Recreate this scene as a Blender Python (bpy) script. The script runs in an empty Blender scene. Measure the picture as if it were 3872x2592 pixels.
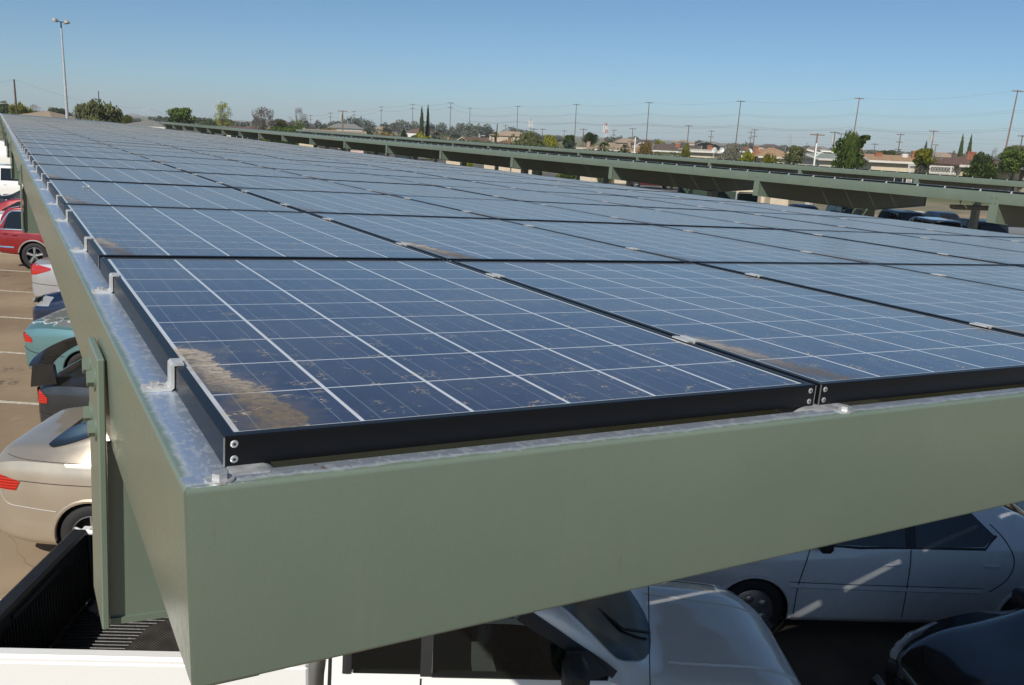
import bpy, bmesh, math, random
from mathutils import Matrix, Vector
from math import radians, sin, cos, pi, sqrt
random.seed(7)
SC = bpy.context.scene
COL = SC.collection

# ------------------------------------------------------------------ camera
ZC = 3.8386                       # height of the near canopy corner (top of the panels) above the lot
CAM_R = ((0.87061, -0.489849, 0.045675), (-0.074533, -0.223095, -0.971943), (0.486295, 0.842779, -0.230739))
CAM_P = Vector((-0.202414, -1.01297, 0.361377 + ZC))
FPX = 3351.36                     # focal length in photograph pixels (3872 wide)
cam = bpy.data.cameras.new('camera'); camo = bpy.data.objects.new('camera', cam); COL.objects.link(camo)
rx, dn, fw = (Vector(r).normalized() for r in CAM_R)
camo.matrix_world = Matrix((( rx.x, -dn.x, -fw.x, CAM_P.x), (rx.y, -dn.y, -fw.y, CAM_P.y), (rx.z, -dn.z, -fw.z, CAM_P.z), (0, 0, 0, 1)))
cam.sensor_width = 36; cam.lens = FPX / 3872 * 36; cam.clip_start = .05; cam.clip_end = 30000
SC.camera = camo

def at(px, py, D):                # point seen at photograph pixel (px, py), D metres along the view axis
    return CAM_P + (fw + rx * ((px - 1936) / FPX) + dn * ((py - 1296) / FPX)) * D
def gz(x):                        # the lot falls gently to the right
    return -.0175 * min(max(x, 0), 45)

# ------------------------------------------------------------------ light
SUN = Vector((-.905, -.66, 1.0)).normalized()      # direction towards the sun
el = math.asin(SUN.z); az = math.atan2(SUN.x, SUN.y)
W = bpy.data.worlds.new('World'); SC.world = W; W.use_nodes = True
wn = W.node_tree
for n in list(wn.nodes): wn.nodes.remove(n)
sky = wn.nodes.new('ShaderNodeTexSky'); sky.sky_type = 'NISHITA'; sky.sun_disc = False
sky.sun_elevation = el; sky.sun_rotation = az % (2 * pi)
sky.altitude = 20; sky.air_density = .65; sky.dust_density = .42; sky.ozone_density = 6.0
bg = wn.nodes.new('ShaderNodeBackground'); bg.inputs[1].default_value = .081
wo = wn.nodes.new('ShaderNodeOutputWorld')
tint = wn.nodes.new('ShaderNodeMix'); tint.data_type = 'RGBA'; tint.blend_type = 'MULTIPLY'; tint.inputs[0].default_value = 1; tint.inputs[7].default_value = (.87, .985, .93, 1)
wn.links.new(sky.outputs[0], tint.inputs[6]); wn.links.new(tint.outputs[2], bg.inputs[0]); wn.links.new(bg.outputs[0], wo.inputs[0])
sl = bpy.data.lights.new('sun', 'SUN'); sl.energy = 4.0; sl.angle = radians(.53); sl.color = (1, .94, .84)
so = bpy.data.objects.new('sun', sl); COL.objects.link(so)
so.rotation_euler = SUN.to_track_quat('Z', 'Y').to_euler(); so.location = (0, 0, 60)
SC.view_settings.view_transform = 'Standard'; SC.view_settings.look = 'None'
SC.view_settings.exposure = .3; SC.view_settings.gamma = 1
SC.cycles.max_bounces = 8; SC.cycles.diffuse_bounces = 3; SC.cycles.transparent_max_bounces = 12
SC.cycles.use_denoising = True

# ------------------------------------------------------------------ materials
class NT:
    def __init__(s, name):
        s.m = bpy.data.materials.new(name); s.m.use_nodes = True; s.t = s.m.node_tree
        s.b = s.t.nodes['Principled BSDF']; s.out = s.t.nodes['Material Output']
    def n(s, typ, **kw):
        x = s.t.nodes.new('ShaderNode' + typ)
        for k, v in kw.items(): setattr(x, k, v)
        return x
    def put(s, sock, v):
        if isinstance(v, bpy.types.NodeSocket): s.t.links.new(v, sock)
        elif v is not None: sock.default_value = v
    def math(s, op, a, b=None, c=None, clamp=False):
        x = s.n('Math', operation=op, use_clamp=clamp)
        for i, v in enumerate((a, b, c)):
            if v is not None: s.put(x.inputs[i], v)
        return x.outputs[0]
    def coord(s, kind='Object'): return s.n('TexCoord').outputs[kind]
    def xyz(s, v):
        x = s.n('SeparateXYZ'); s.put(x.inputs[0], v); return x.outputs
    def scale(s, v, sc, loc=(0, 0, 0)):
        x = s.n('Mapping'); s.put(x.inputs[0], v); x.inputs['Scale'].default_value = sc; x.inputs['Location'].default_value = loc
        return x.outputs[0]
    def noise(s, v, scale, detail=4, rough=.55, dist=0):
        x = s.n('TexNoise'); s.put(x.inputs['Vector'], v); x.inputs['Scale'].default_value = scale
        x.inputs['Detail'].default_value = detail; x.inputs['Roughness'].default_value = rough; x.inputs['Distortion'].default_value = dist
        return x.outputs['Fac']
    def ramp(s, v, a, b, lo=0., hi=1.):
        x = s.n('MapRange'); x.interpolation_type = 'SMOOTHSTEP'; s.put(x.inputs[0], v)
        for i, q in enumerate((a, b, lo, hi)): x.inputs[i + 1].default_value = q
        return x.outputs[0]
    def mix(s, f, a, b):
        x = s.n('Mix', data_type='RGBA'); s.put(x.inputs[0], f)
        for i, v in ((6, a), (7, b)):
            if isinstance(v, tuple) and len(v) == 3: v = v + (1,)
            s.put(x.inputs[i], v)
        return x.outputs[2]
    def set(s, **kw):
        al = dict(col='Base Color', rough='Roughness', metal='Metallic', spec='Specular IOR Level', ior='IOR', coat='Coat Weight', coatr='Coat Roughness', normal='Normal', alpha='Alpha', trans='Transmission Weight', emit='Emission Color', es='Emission Strength', sheen='Sheen Weight')
        for k, v in kw.items():
            if isinstance(v, tuple) and len(v) == 3: v = v + (1,)
            s.put(s.b.inputs[al[k]], v)
        return s
    def bump(s, h, strength=.3, dist=.01):
        x = s.n('Bump'); s.put(x.inputs['Height'], h); x.inputs['Strength'].default_value = strength; x.inputs['Distance'].default_value = dist
        return x.outputs[0]

def mat(name, col, rough=.5, metal=0, var=.12, scale=6., bump=0, bscale=80., **kw):
    t = NT(name); c = t.coord()
    f = t.noise(c, scale, 5)
    k = t.ramp(f, .3, .7)
    lo = tuple(v * (1 - var) for v in col); hi = tuple(min(1, v * (1 + var)) for v in col)
    t.set(col=t.mix(k, lo, hi), rough=rough, metal=metal, **kw)
    if bump: t.set(normal=t.bump(t.noise(c, bscale, 3), bump, .004))
    return t.m

def mat_paint(name, col, metal=.0, rough=.35, coat=1., dirt=.12):
    t = NT(name); c = t.coord()
    f = t.noise(c, 3.2, 6, .65)
    t.set(col=t.mix(t.ramp(f, .45, .8, 0, dirt), col, tuple(v * .45 + .09 for v in col)), metal=metal, rough=t.ramp(f, .3, .8, rough, rough + .15), coat=coat, coatr=.04)
    return t.m

# ------------------------------------------------------------------ mesh helpers
class MB:
    def __init__(s): s.v = []; s.f = []; s.mi = []
    def add(s, vs, fs, m=0):
        o = len(s.v); s.v += [tuple(v) for v in vs]; s.f += [tuple(i + o for i in f) for f in fs]; s.mi += [m] * len(fs); return s
    def box(s, a, b, m=0, M=None, ch=0):
        (x0, y0, z0), (x1, y1, z1) = a, b
        if ch:
            vs = []; 
            for (x, sx) in ((x0, 1), (x1, -1)):
                for (y, sy) in ((y0, 1), (y1, -1)):
                    for (z, sz) in ((z0, 1), (z1, -1)):
                        vs += [(x, y + sy * ch, z + sz * ch), (x + sx * ch, y, z + sz * ch), (x + sx * ch, y + sy * ch, z)]
            bm = bmesh.new()
            bv = [bm.verts.new(v) for v in vs]
            r = bmesh.ops.convex_hull(bm, input=bv)
            bm.verts.index_update()
            vs2 = [v.co.copy() for v in bm.verts]; fs = [[v.index for v in f.verts] for f in bm.faces]; bm.free()
            if M: vs2 = [M @ v for v in vs2]
            return s.add(vs2, fs, m)
        vs = [(x, y, z) for x in (x0, x1) for y in (y0, y1) for z in (z0, z1)]
        if M: vs = [M @ Vector(v) for v in vs]
        return s.add(vs, [(0, 1, 3, 2), (4, 6, 7, 5), (0, 4, 5, 1), (2, 3, 7, 6), (0, 2, 6, 4), (1, 5, 7, 3)], m)
    def cyl(s, p0, p1, r0, r1=None, n=10, m=0, cap=True):
        r1 = r0 if r1 is None else r1; p0 = Vector(p0); p1 = Vector(p1); d = (p1 - p0).normalized()
        u = d.orthogonal().normalized(); w = d.cross(u)
        vs = []
        for p, r in ((p0, r0), (p1, r1)):
            for i in range(n):
                a = 2 * pi * (i + .5) / n; vs.append(p + u * cos(a) * r + w * sin(a) * r)
        fs = [(i, (i + 1) % n, n + (i + 1) % n, n + i) for i in range(n)]
        if cap: fs += [tuple(range(n))[::-1], tuple(range(n, 2 * n))]
        return s.add(vs, fs, m)
    def tube(s, pts, r, n=6, m=0, cap=True):
        pts = [Vector(p) for p in pts]; R = r if isinstance(r, (list, tuple)) else [r] * len(pts)
        vs = []; up = None
        for i, p in enumerate(pts):
            d = (pts[min(i + 1, len(pts) - 1)] - pts[max(i - 1, 0)]).normalized()
            u = d.orthogonal().normalized() if up is None else (up - d * up.dot(d)).normalized()
            up = u; w = d.cross(u)
            for k in range(n):
                a = 2 * pi * k / n; vs.append(p + (u * cos(a) + w * sin(a)) * R[i])
        fs = [(i * n + k, i * n + (k + 1) % n, (i + 1) * n + (k + 1) % n, (i + 1) * n + k) for i in range(len(pts) - 1) for k in range(n)]
        if cap: fs += [tuple(range(n))[::-1], tuple((len(pts) - 1) * n + k for k in range(n))]
        return s.add(vs, fs, m)
    def prism(s, poly, a, b, axis='y', m=0):
        # poly: 2-D points; extruded from a to b along axis (the other two axes in x,y,z order)
        def P(u, v, t): return {'x': (t, u, v), 'y': (u, t, v), 'z': (u, v, t)}[axis]
        n = len(poly); vs = [P(u, v, a) for u, v in poly] + [P(u, v, b) for u, v in poly]
        return s.add(vs, [tuple(range(n)), tuple(range(2 * n - 1, n - 1, -1))] + [(i, i + n, (i + 1) % n + n, (i + 1) % n) for i in range(n)], m)
    def lathe(s, prof, c=(0, 0, 0), axis='z', n=24, m=0):
        # prof: (radius, height) pairs
        vs = []
        for r, h in prof:
            for k in range(n):
                a = 2 * pi * k / n; u, v = cos(a) * r, sin(a) * r
                p = {'z': (u, v, h), 'y': (u, h, v), 'x': (h, u, v)}[axis]; vs.append((p[0] + c[0], p[1] + c[1], p[2] + c[2]))
        fs = [(i * n + k, i * n + (k + 1) % n, (i + 1) * n + (k + 1) % n, (i + 1) * n + k) for i in range(len(prof) - 1) for k in range(n)]
        return s.add(vs, fs, m)
    def xf(s, M):
        s.v = [tuple(M @ Vector(v)) for v in s.v]; return s
    def build(s, name, mats, parent=None, M=None, smooth=False, angle=35):
        me = bpy.data.meshes.new(name); me.from_pydata(s.v, [], s.f); 
        for m in (mats if isinstance(mats, (list, tuple)) else [mats]): me.materials.append(m)
        me.polygons.foreach_set('material_index', s.mi)
        bm = bmesh.new(); bm.from_mesh(me); bmesh.ops.recalc_face_normals(bm, faces=bm.faces); bm.to_mesh(me); bm.free()
        if smooth:
            me.polygons.foreach_set('use_smooth', [True] * len(me.polygons))
            me.set_sharp_from_angle(angle=radians(angle))
        me.update()
        o = bpy.data.objects.new(name, me); COL.objects.link(o)
        if parent: o.parent = parent
        if M is not None: o.matrix_local = M
        return o

def tag(o, label, cat, group=None):
    o['label'] = label; o['category'] = cat
    if group: o['group'] = group
    return o
def thing(name, label, cat, M=None, group=None):
    o = bpy.data.objects.new(name, None); COL.objects.link(o); o.empty_display_size = .2
    if M is not None: o.matrix_world = M
    return tag(o, label, cat, group)
def structure(o): o['kind'] = 'structure'; return o
def copy_tree(o, parent=None, M=None):
    c = o.copy(); COL.objects.link(c)
    if parent: c.parent = parent
    if M is not None: c.matrix_world = M
    for ch in list(o.children): copy_tree(ch, c)
    return c
def T(x, y=0, z=0): return Matrix.Translation((x, y, z))
def RZ(a): return Matrix.Rotation(a, 4, 'Z')
ORD = 'zero first second third fourth fifth sixth seventh eighth ninth tenth eleventh twelfth thirteenth fourteenth fifteenth sixteenth seventeenth eighteenth nineteenth twentieth'.split()
TENS = {2: 'twenty', 3: 'thirty', 4: 'forty', 5: 'fifty'}
def ordinal(n):
    if n <= 20: return ORD[n]
    t, u = divmod(n, 10)
    return TENS[t] + '-' + ORD[u] if u else {3: 'thirtieth', 4: 'fortieth', 5: 'fiftieth'}[t]
# ------------------------------------------------------------------ shared materials
def make_green():
    t = NT('green_paint'); c = t.coord()
    f = t.noise(c, 2.2, 5); g = t.noise(c, 260, 2)
    gc = t.mix(t.ramp(f, .3, .75), (.134, .176, .132), (.155, .194, .146))
    gc = t.mix(t.ramp(t.noise(t.scale(c, (26, 26, 1.6)), 1, 5, .6), .52, .80, 0, .14), gc, (.20, .225, .175))
    gc = t.mix(t.ramp(t.noise(t.scale(c, (60, 60, 9)), 1, 3, .6), .70, .78, 0, .25), gc, (.085, .10, .075))
    t.set(col=gc, rough=t.ramp(f, .3, .7, .30, .40), spec=.6, coat=.5, coatr=.22, normal=t.bump(g, .15, .0012))
    return t.m
GREEN = make_green()
def make_galv(name='galvanised_steel', col=(.55, .62, .74)):
    t = NT(name); c = t.coord()
    b = t.noise(t.scale(c, (34, 16, 30)), 1.6, 3, .5, .6); f = t.noise(c, 11, 5)
    spots = t.ramp(b, .55, .63)
    t.set(col=t.mix(t.math('MULTIPLY', spots, .75), col, (.78, .81, .83)), metal=.92, rough=t.math('ADD', .26, t.math('MULTIPLY', spots, .22)),
          normal=t.bump(f, .05, .002))
    return t.m
GALV = make_galv(); GALV_DULL = mat('weathered_zinc', (.30, .31, .32), .65, .2, .3, 45)
ALU = mat('clamp_aluminium', (.72, .71, .68), .42, .55, .08, 40)
BLACKAN = NT('black_anodised'); BLACKAN.set(col=(.006, .0065, .008), rough=.34, spec=.3); BLACKAN = BLACKAN.m
BARE = mat('bare_metal_edge', (.6, .6, .58), .35, .9)
BOLT = mat('zinc_bolt', (.62, .62, .62), .42, .7, .15, 60)
CONC = mat('concrete', (.36, .35, .32), .9, 0, .2, 5, .3)
DARK = mat('dark_void', (.012, .012, .012), .8)
BLACKPL = mat('black_plastic', (.015, .015, .016), .55)
RUBBER = mat('tyre_rubber', (.018, .018, .019), .8)
WHITE = mat('white_paint', (.78, .78, .76), .5, 0, .05, 3)

def edge_paint(axis_edges):
    """green paint with a soft overspray edge where the zinc top flange starts; axis_edges = (axis, limit, sign)"""
    t = NT('painted_zinc_edge'); c = t.coord(); X = t.xyz(c)
    nz = t.math('MULTIPLY', t.math('SUBTRACT', t.noise(c, 55, 3), .5), .014)
    nz = t.math('ADD', nz, t.math('MULTIPLY', t.math('SUBTRACT', t.noise(c, 9, 2), .5), .010))
    ax, lim, sg = axis_edges
    d = t.math('MULTIPLY', t.math('SUBTRACT', t.math('ADD', X[ax], nz), lim), sg)
    side = t.ramp(X[2], -.0425, -.0395)
    zinc = t.math('MULTIPLY', t.ramp(d, -.007, .009), side)
    b = t.noise(t.scale(c, (70, 38, 30)), 1.5, 3, .5, .8)
    spots = t.ramp(b, .52, .62)
    zinc_tone = t.noise(c, 1.7, 3)  # random blend between two zinc tones
    rust = t.ramp(t.noise(t.scale(c, (30, 9, 9)), 2.0, 4, .6), .71, .76)
    zc = t.mix(t.math('MULTIPLY', spots, .7), t.mix(t.ramp(zinc_tone, .35, .65), (.62, .72, .86), (.70, .77, .84)), (.84, .88, .90))
    zc = t.mix(t.math('MULTIPLY', rust, .8), zc, (.46, .26, .06))
    f = t.noise(c, 2.2, 5); g = t.noise(c, 260, 2)
    gc = t.mix(t.ramp(f, .3, .75), (.134, .176, .132), (.155, .194, .146))
    gc = t.mix(t.ramp(t.noise(t.scale(c, (26, 26, 1.6)), 1, 5, .6), .52, .80, 0, .14), gc, (.20, .225, .175))
    gc = t.mix(t.ramp(t.noise(t.scale(c, (60, 60, 9)), 1, 3, .6), .70, .78, 0, .25), gc, (.085, .10, .075))
    t.set(col=t.mix(zinc, gc, zc), metal=t.math('MULTIPLY', zinc, .8), rough=t.math('ADD', t.math('MULTIPLY', zinc, -.02), t.math('ADD', .34, t.math('MULTIPLY', spots, .12))), normal=t.bump(g, .14, .0012), coat=t.math('MULTIPLY', t.math('SUBTRACT', 1, zinc), .55), coatr=.2)
    return t.m

# ------------------------------------------------------------------ the solar panels
PX, PY = 1.003, 1.5095            # panel pitch across and along the canopy
FW, FL, FH = .991, 1.4745, .038    # one panel
def make_pv():
    t = NT('solar_glass'); c = t.coord(); X = t.xyz(c); x, y = X[0], X[1]
    rnd = t.n('ObjectInfo').outputs['Random']
    cpx, cpy = .1588, .1598; mx, my = (FW - 6 * cpx) / 2, (FL - 9 * cpy) / 2
    fx = t.math('DIVIDE', t.math('SUBTRACT', x, mx), cpx); fy = t.math('DIVIDE', t.math('SUBTRACT', y, my), cpy)
    def line(f, pitch, half, soft=.0006):
        d = t.math('MULTIPLY', t.math('ABSOLUTE', t.math('SUBTRACT', t.math('FRACT', t.math('ADD', f, 10.5)), .5)), pitch)
        return t.ramp(d, half - soft, half + soft, 1, 0)
    lx = line(fx, cpx, .0029); ly = line(fy, cpy, .0018)
    bus = line(t.math('ADD', t.math('MULTIPLY', fx, 3), .5), cpx / 3, .0008, .0004)
    gx = t.math('LESS_THAN', t.math('ABSOLUTE', t.math('SUBTRACT', fx, 3)), 3.0); gy = t.math('LESS_THAN', t.math('ABSOLUTE', t.math('SUBTRACT', fy, 4.5)), 4.5)
    cell = t.math('MULTIPLY', gx, gy); sa = t.n('Attribute'); sa.attribute_type = 'OBJECT'; sa.attribute_name = 'silt'; SA = sa.outputs['Fac']
    grid = t.math('MAXIMUM', t.math('MAXIMUM', lx, ly), t.math('SUBTRACT', 1, cell))
    vor = t.n('TexVoronoi'); t.put(vor.inputs['Vector'], t.scale(c, (1, 1, 0))); vor.inputs['Scale'].default_value = 70
    vc = t.n('SeparateColor'); t.put(vc.inputs[0], vor.outputs['Color'])
    grain = t.mix(vc.outputs[0], (.005, .0125, .050), (.010, .022, .072))
    col = t.mix(t.math('MULTIPLY', bus, .38), grain, (.30, .34, .40))
    col = t.mix(grid, col, (.60, .63, .66))
    # --- wind-blown dust: a thin film everywhere, and a silt fan in the near left corner of every panel
    off = t.n('CombineXYZ'); t.put(off.inputs[0], t.math('MULTIPLY', rnd, 40)); t.put(off.inputs[1], t.math('MULTIPLY', rnd, 17))
    va = t.n('VectorMath', operation='ADD'); t.put(va.inputs[0], c); t.put(va.inputs[1], off.outputs[0]); cv = va.outputs[0]
    n1 = t.noise(cv, 7, 6, .6); n2 = t.noise(t.scale(cv, (14, 34, 1)), 1.4, 5, .65, .5); n3 = t.noise(cv, 3, 4)
    # fan: distance-like coordinate from the corner
    ext = t.math('ADD', .62, t.math('MULTIPLY', SA, .40))
    # a tongue of silt running from the left edge down to the front edge; u = 0 on its crest
    yy = t.math('DIVIDE', t.math('SUBTRACT', y, .012), t.math('MULTIPLY', ext, .46))
    crest = t.math('MULTIPLY', t.math('MULTIPLY', ext, .080), t.math('POWER', t.math('SUBTRACT', 1, yy, clamp=True), .85))
    nl = t.noise(cv, 13, 8, .68)
    u = t.math('DIVIDE', t.math('SUBTRACT', t.math('SUBTRACT', x, .010), crest), ext)
    u = t.math('ADD', u, t.math('MULTIPLY', t.math('SUBTRACT', nl, .5), .13))
    u = t.math('ADD', u, t.math('MULTIPLY', t.math('SUBTRACT', n2, .5), .05))
    live = t.ramp(t.math('ADD', yy, t.math('MULTIPLY', t.math('SUBTRACT', nl, .5), .5)), 1.06, .93)
    band = t.math('MULTIPLY', t.math('MULTIPLY', t.ramp(u, -.05, .0), t.ramp(u, .030, .023)), live)
    inside = t.math('MULTIPLY', t.ramp(u, .075, .03), live)
    hole = t.ramp(t.noise(t.scale(cv, (70, 95, 1)), 1, 4, .7), .34, .60, .35, 1)
    silt = t.math('ADD', t.math('MULTIPLY', t.math('MULTIPLY', inside, t.ramp(n1, .25, .7)), .38), t.math('MULTIPLY', t.math('MULTIPLY', band, hole), .80), clamp=True)
    silt = t.math('MULTIPLY', silt, t.math('ADD', .25, t.math('MULTIPLY', SA, .75)))
    # dried worm-like splashes
    w = t.noise(t.scale(cv, (9, 21, 1)), 2.1, 3, .55, 1.6)
    worm = t.math('MULTIPLY', t.ramp(t.math('ABSOLUTE', t.math('SUBTRACT', w, .5)), .017, .005), t.ramp(t.noise(cv, 24, 2), .56, .64))
    worm = t.math('MULTIPLY', worm, t.ramp(t.math('ADD', y, t.math('MULTIPLY', n3, .8)), 1.9, .5))
    film = t.math('ADD', .009, t.math('MULTIPLY', t.ramp(n3, .3, .75), .012))
    smear = t.math('MULTIPLY', t.ramp(t.noise(t.scale(cv, (30, 2.2, 1)), 1.2, 3), .5, .8), .008)
    film = t.math('ADD', film, smear)
    # a thin layer of dust hides more the more obliquely it is looked through: 1 - exp(-thickness / cos)
    geo = t.n('NewGeometry'); dt = t.n('VectorMath', operation='DOT_PRODUCT'); t.put(dt.inputs[0], geo.outputs['Incoming']); t.put(dt.inputs[1], geo.outputs['Normal'])
    cosv = t.math('MAXIMUM', t.math('ABSOLUTE', dt.outputs['Value']), .011)
    film = t.math('SUBTRACT', 1, t.math('EXPONENT', t.math('DIVIDE', t.math('MULTIPLY', film, -1.0), cosv)))
    film = t.math('MINIMUM', film, .78)
    col = t.mix(film, col, (.50, .465, .345))
    siltc = t.mix(t.math('MULTIPLY', t.ramp(u, -.05, .03), t.ramp(yy, .15, .7)), (.170, .140, .105), (.50, .425, .325))
    col = t.mix(silt, col, siltc)
    col = t.mix(t.math('MULTIPLY', worm, .8), col, (.50, .42, .30))
    dirty = t.math('MAXIMUM', silt, worm)
    t.set(col=col, rough=t.math('ADD', .16, t.math('ADD', t.math('MULTIPLY', film, .25), t.math('MULTIPLY', dirty, .5))), spec=t.math('SUBTRACT', .5, t.math('MULTIPLY', dirty, .42)), ior=1.5)
    t.set(normal=t.bump(t.math('ADD', t.math('MULTIPLY', silt, .6), t.noise(t.scale(c, (420, 420, 1)), 1, 2)), .04, .002))
    return t.m
PV = make_pv()
BACK = mat('panel_backsheet', (.52, .50, .47), .6)

def frame_mb():
    mb = MB(); a, b = FW, FL; c = .0016; l = .0148; H = FH
    def ring(i, z): return [(i, i, z), (a - i, i, z), (a - i, b - i, z), (i, b - i, z)]
    R = [ring(.004, -H), ring(0, -H + .001), ring(0, -c), ring(c, 0), ring(l - .001, 0), ring(l, -.001), ring(l, -.010), ring(.003, -.012), ring(.003, -H + .002), ring(.020, -H + .002), ring(.020, -H)]
    for k in range(len(R) - 1):
        m = 1 if k == 2 and False else 0
        mb.add(R[k] + R[k + 1], [(i, (i + 1) % 4, 4 + (i + 1) % 4, 4 + i) for i in range(4)], m)
    # bright sawn edge at the four corners
    for (x, y) in ((0, 0), (a, 0)):
        mb.box((x - .0004 if x == 0 else x - .0012, -.0004, -H + .001), (x + .0012 if x == 0 else x + .0004, .0012, -.0012), 1)
    return mb
def glass_mb():
    mb = MB(); mb.box((.0145, .0145, -.0062), (FW - .0145, FL - .0145, -.0016)); mb.mi = [0] * 6
    # underside gets the backsheet
    mb.mi = [1 if all(abs(mb.v[i][2] + .0062) < 1e-6 for i in f) else 0 for f in mb.f]
    return mb
def screw_mb(x, z):
    mb = MB(); mb.lathe([(0, -.0012), (.0036, -.0012), (.0047, -.0006), (.0050, .0003)], (x, 0, z), 'y', 12)
    mb.lathe([(0, -.0014), (.0019, -.0014), (.0020, -.0010)], (x, 0, z), 'y', 6, 1)
    return mb
CY = (.350, 1.180)                # clamp places along a panel
def end_clamp_mb(yc):
    mb = MB(); w = .0165; t = .004; zt = -FH
    prof = [(-.042, zt + .0005), (.0, zt + .0005)]
    out = [(-.044, zt + .0005), (-.006, zt + .0005), (-.0015, zt + .005), (-.0015, .0005), (.012, .0005), (.012, .0045), (-.003, .0045), (-.0062, .0005), (-.0062, zt + .008), (-.009, zt + .0048), (-.044, zt + .0048)]
    mb.prism(out, yc - w, yc + w, 'y')
    mb.lathe([(0, .0125 + zt), (.0065, .0125 + zt), (.0068, .007 + zt), (.0105, .007 + zt), (.0105, .0048 + zt)], (-.027, yc, 0), 'z', 6, 1)
    return mb
def mid_clamp_mb(yc):
    mb = MB(); w = .024; g = PX - FW
    out = [(-g - .011, .0004), (-g + .0015, .0004), (-g + .0015, -.016), (-.0015, -.016), (-.0015, .0004), (.012, .0004), (.0135, .0035), (.0005, .0045), (-.003, .0025), (-.003, -.012), (-g + .003, -.012), (-g + .003, .0035), (-g - .011, .0035)]
    mb.prism(out, yc - w, yc + w, 'y')
    return mb
NROW, NCOL = 50, 7
TILT = math.asin(.0378)
CAN = T(0, 0, ZC) @ Matrix.Rotation(TILT, 4, 'Y')   # canopy frame: x across (falling), y along, z up; origin at the near left panel corner
frame_me = frame_mb(); 
proto_end = frame_me.build('solar_module', [BLACKAN, BARE])
gl = glass_mb().build('glass_face', [PV, BACK], proto_end)
for yc in CY: end_clamp_mb(yc).build('clamp', [ALU, BOLT], proto_end)
proto_mid = proto_end.copy(); COL.objects.link(proto_mid)
c = gl.copy(); COL.objects.link(c); c.parent = proto_mid
for yc in CY: mid_clamp_mb(yc).build('clamp', [ALU, BOLT], proto_mid)
PG = 'solar panels on the near carport roof'
COLW = ['along the left edge', 'second from the left edge', 'third from the left edge', 'fourth from the left edge', 'fifth from the left edge', 'sixth from the left edge', 'along the right edge']
def jitter(i, j):
    random.seed(i * 91 + j)
    return T(random.uniform(-.001, .001), random.uniform(-.0015, .0015), random.uniform(-.0012, .0012)) @ Matrix.Rotation(random.uniform(-.0012, .0012), 4, 'X') @ Matrix.Rotation(random.uniform(-.0012, .0012), 4, 'Y')
count = 0
FAR = MB()
for j in range(NROW):
    for i in range(NCOL):
        M = CAN @ T(i * PX, j * PY, 0) @ (jitter(i, j) if (i, j) != (0, 0) else Matrix())
        if j < 43 and not (j == 42 and i > 5):
            src = proto_end if i == 0 else proto_mid
            if (i, j) == (0, 0): o = proto_end; o.matrix_world = M
            elif (i, j) == (1, 0): o = proto_mid; o.matrix_world = M
            else: o = copy_tree(src, M=M)
            lab = 'black framed solar panel %s, %s row from the near end' % (COLW[i], ordinal(j + 1))
            if j == 0: lab = ['near corner solar panel with a fan of tan silt and bare screws on its frame', 'second solar panel of the front row, silt along its left edge', 'third solar panel from the left in the front row'][i] if i < 3 else lab
            tag(o, lab, 'solar panel', PG)
            for ch in o.children:
                if ch.name.startswith('glass_face'): ch['silt'] = 1.0 if (i, j) == (0, 0) else (.8, .9, .3, .55, .2, .7, .45)[(i * 3 + j * 5) % 7] * random.uniform(.5, 1)
            if j == 0:
                for x in (.012, FW - .012):
                    for z in (-.010, -.029): screw_mb(x, z).build('screw', [BOLT, DARK], o)
            count += 1
        else:
            F = M
            for src in (frame_mb(),):
                FAR.add([F @ Vector(v) for v in src.v], src.f, 0)
            g = glass_mb(); FAR.add([F @ Vector(v) for v in g.v], g.f, 1)
            for yc in CY:
                k = (end_clamp_mb if i == 0 else mid_clamp_mb)(yc); FAR.add([F @ Vector(v) for v in k.v], k.f, 2)

# ------------------------------------------------------------------ carport structures
def bolt_mb(p, n, r=.013, wash=.022):
    mb = MB(); p = Vector(p); n = Vector(n)
    mb.cyl(p, p + n * .0025, wash, wash, 16); mb.cyl(p + n * .0025, p + n * (.0025 + r * .7), r, r * .96, 6); return mb
PB = .236                         # purlin depth
TOPZ = -FH                        # purlin top
XL = -.054                        # outer face of the left beam
def c_section(x0, x1, depth=PB, r=.006, t=.003, lean=.0):
    """C profile in (x, z): web at x0, flanges towards x1"""
    s = 1 if x1 > x0 else -1; zt = TOPZ; zb = TOPZ - depth
    P = [(x1, zt)]
    for a in range(0, 91, 18): P.append((x0 + s * (r - r * sin(radians(a))), zt - r + r * cos(radians(a))))
    for a in range(0, 91, 18): P.append((x0 + s * (r - r * cos(radians(a))), zb + r - r * sin(radians(a))))
    P.append((x1, zb)); P.append((x1, zb + t)); P.append((x0 + s * (r + t), zb + t)); P.append((x0 + s * t, zb + r + t)); P.append((x0 + s * t, zt - r - t)); P.append((x0 + s * (r + t), zt - t)); P.append((x1, zt - t))
    return [(x + s * lean * (zt - z) / depth, z) for x, z in P]
def sweep(mb, poly, ys, axis='y', bend=None, m=0):
    n = len(poly); vs = []
    for k, y in enumerate(ys):
        dx, dz = bend(y) if bend else (0, 0)
        for (u, v) in poly:
            vs.append((u + dx, y, v + dz) if axis == 'y' else (y, u + dx, v + dz))
    fs = [tuple(range(n)), tuple(range(n * len(ys) - 1, n * (len(ys) - 1) - 1, -1))]
    for k in range(len(ys) - 1): fs += [(k * n + i, k * n + (i + 1) % n, (k + 1) * n + (i + 1) % n, (k + 1) * n + i) for i in range(n)]
    return mb.add(vs, fs, m)
PAINT_L = edge_paint((0, XL + .012, 1)); PAINT_F = edge_paint((1, -.044, 1))
def wob(y): return (.004 * sin(y * .55) * min(1, y / 6), .003 * sin(y * .37 + 1) * min(1, y / 6))

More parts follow.
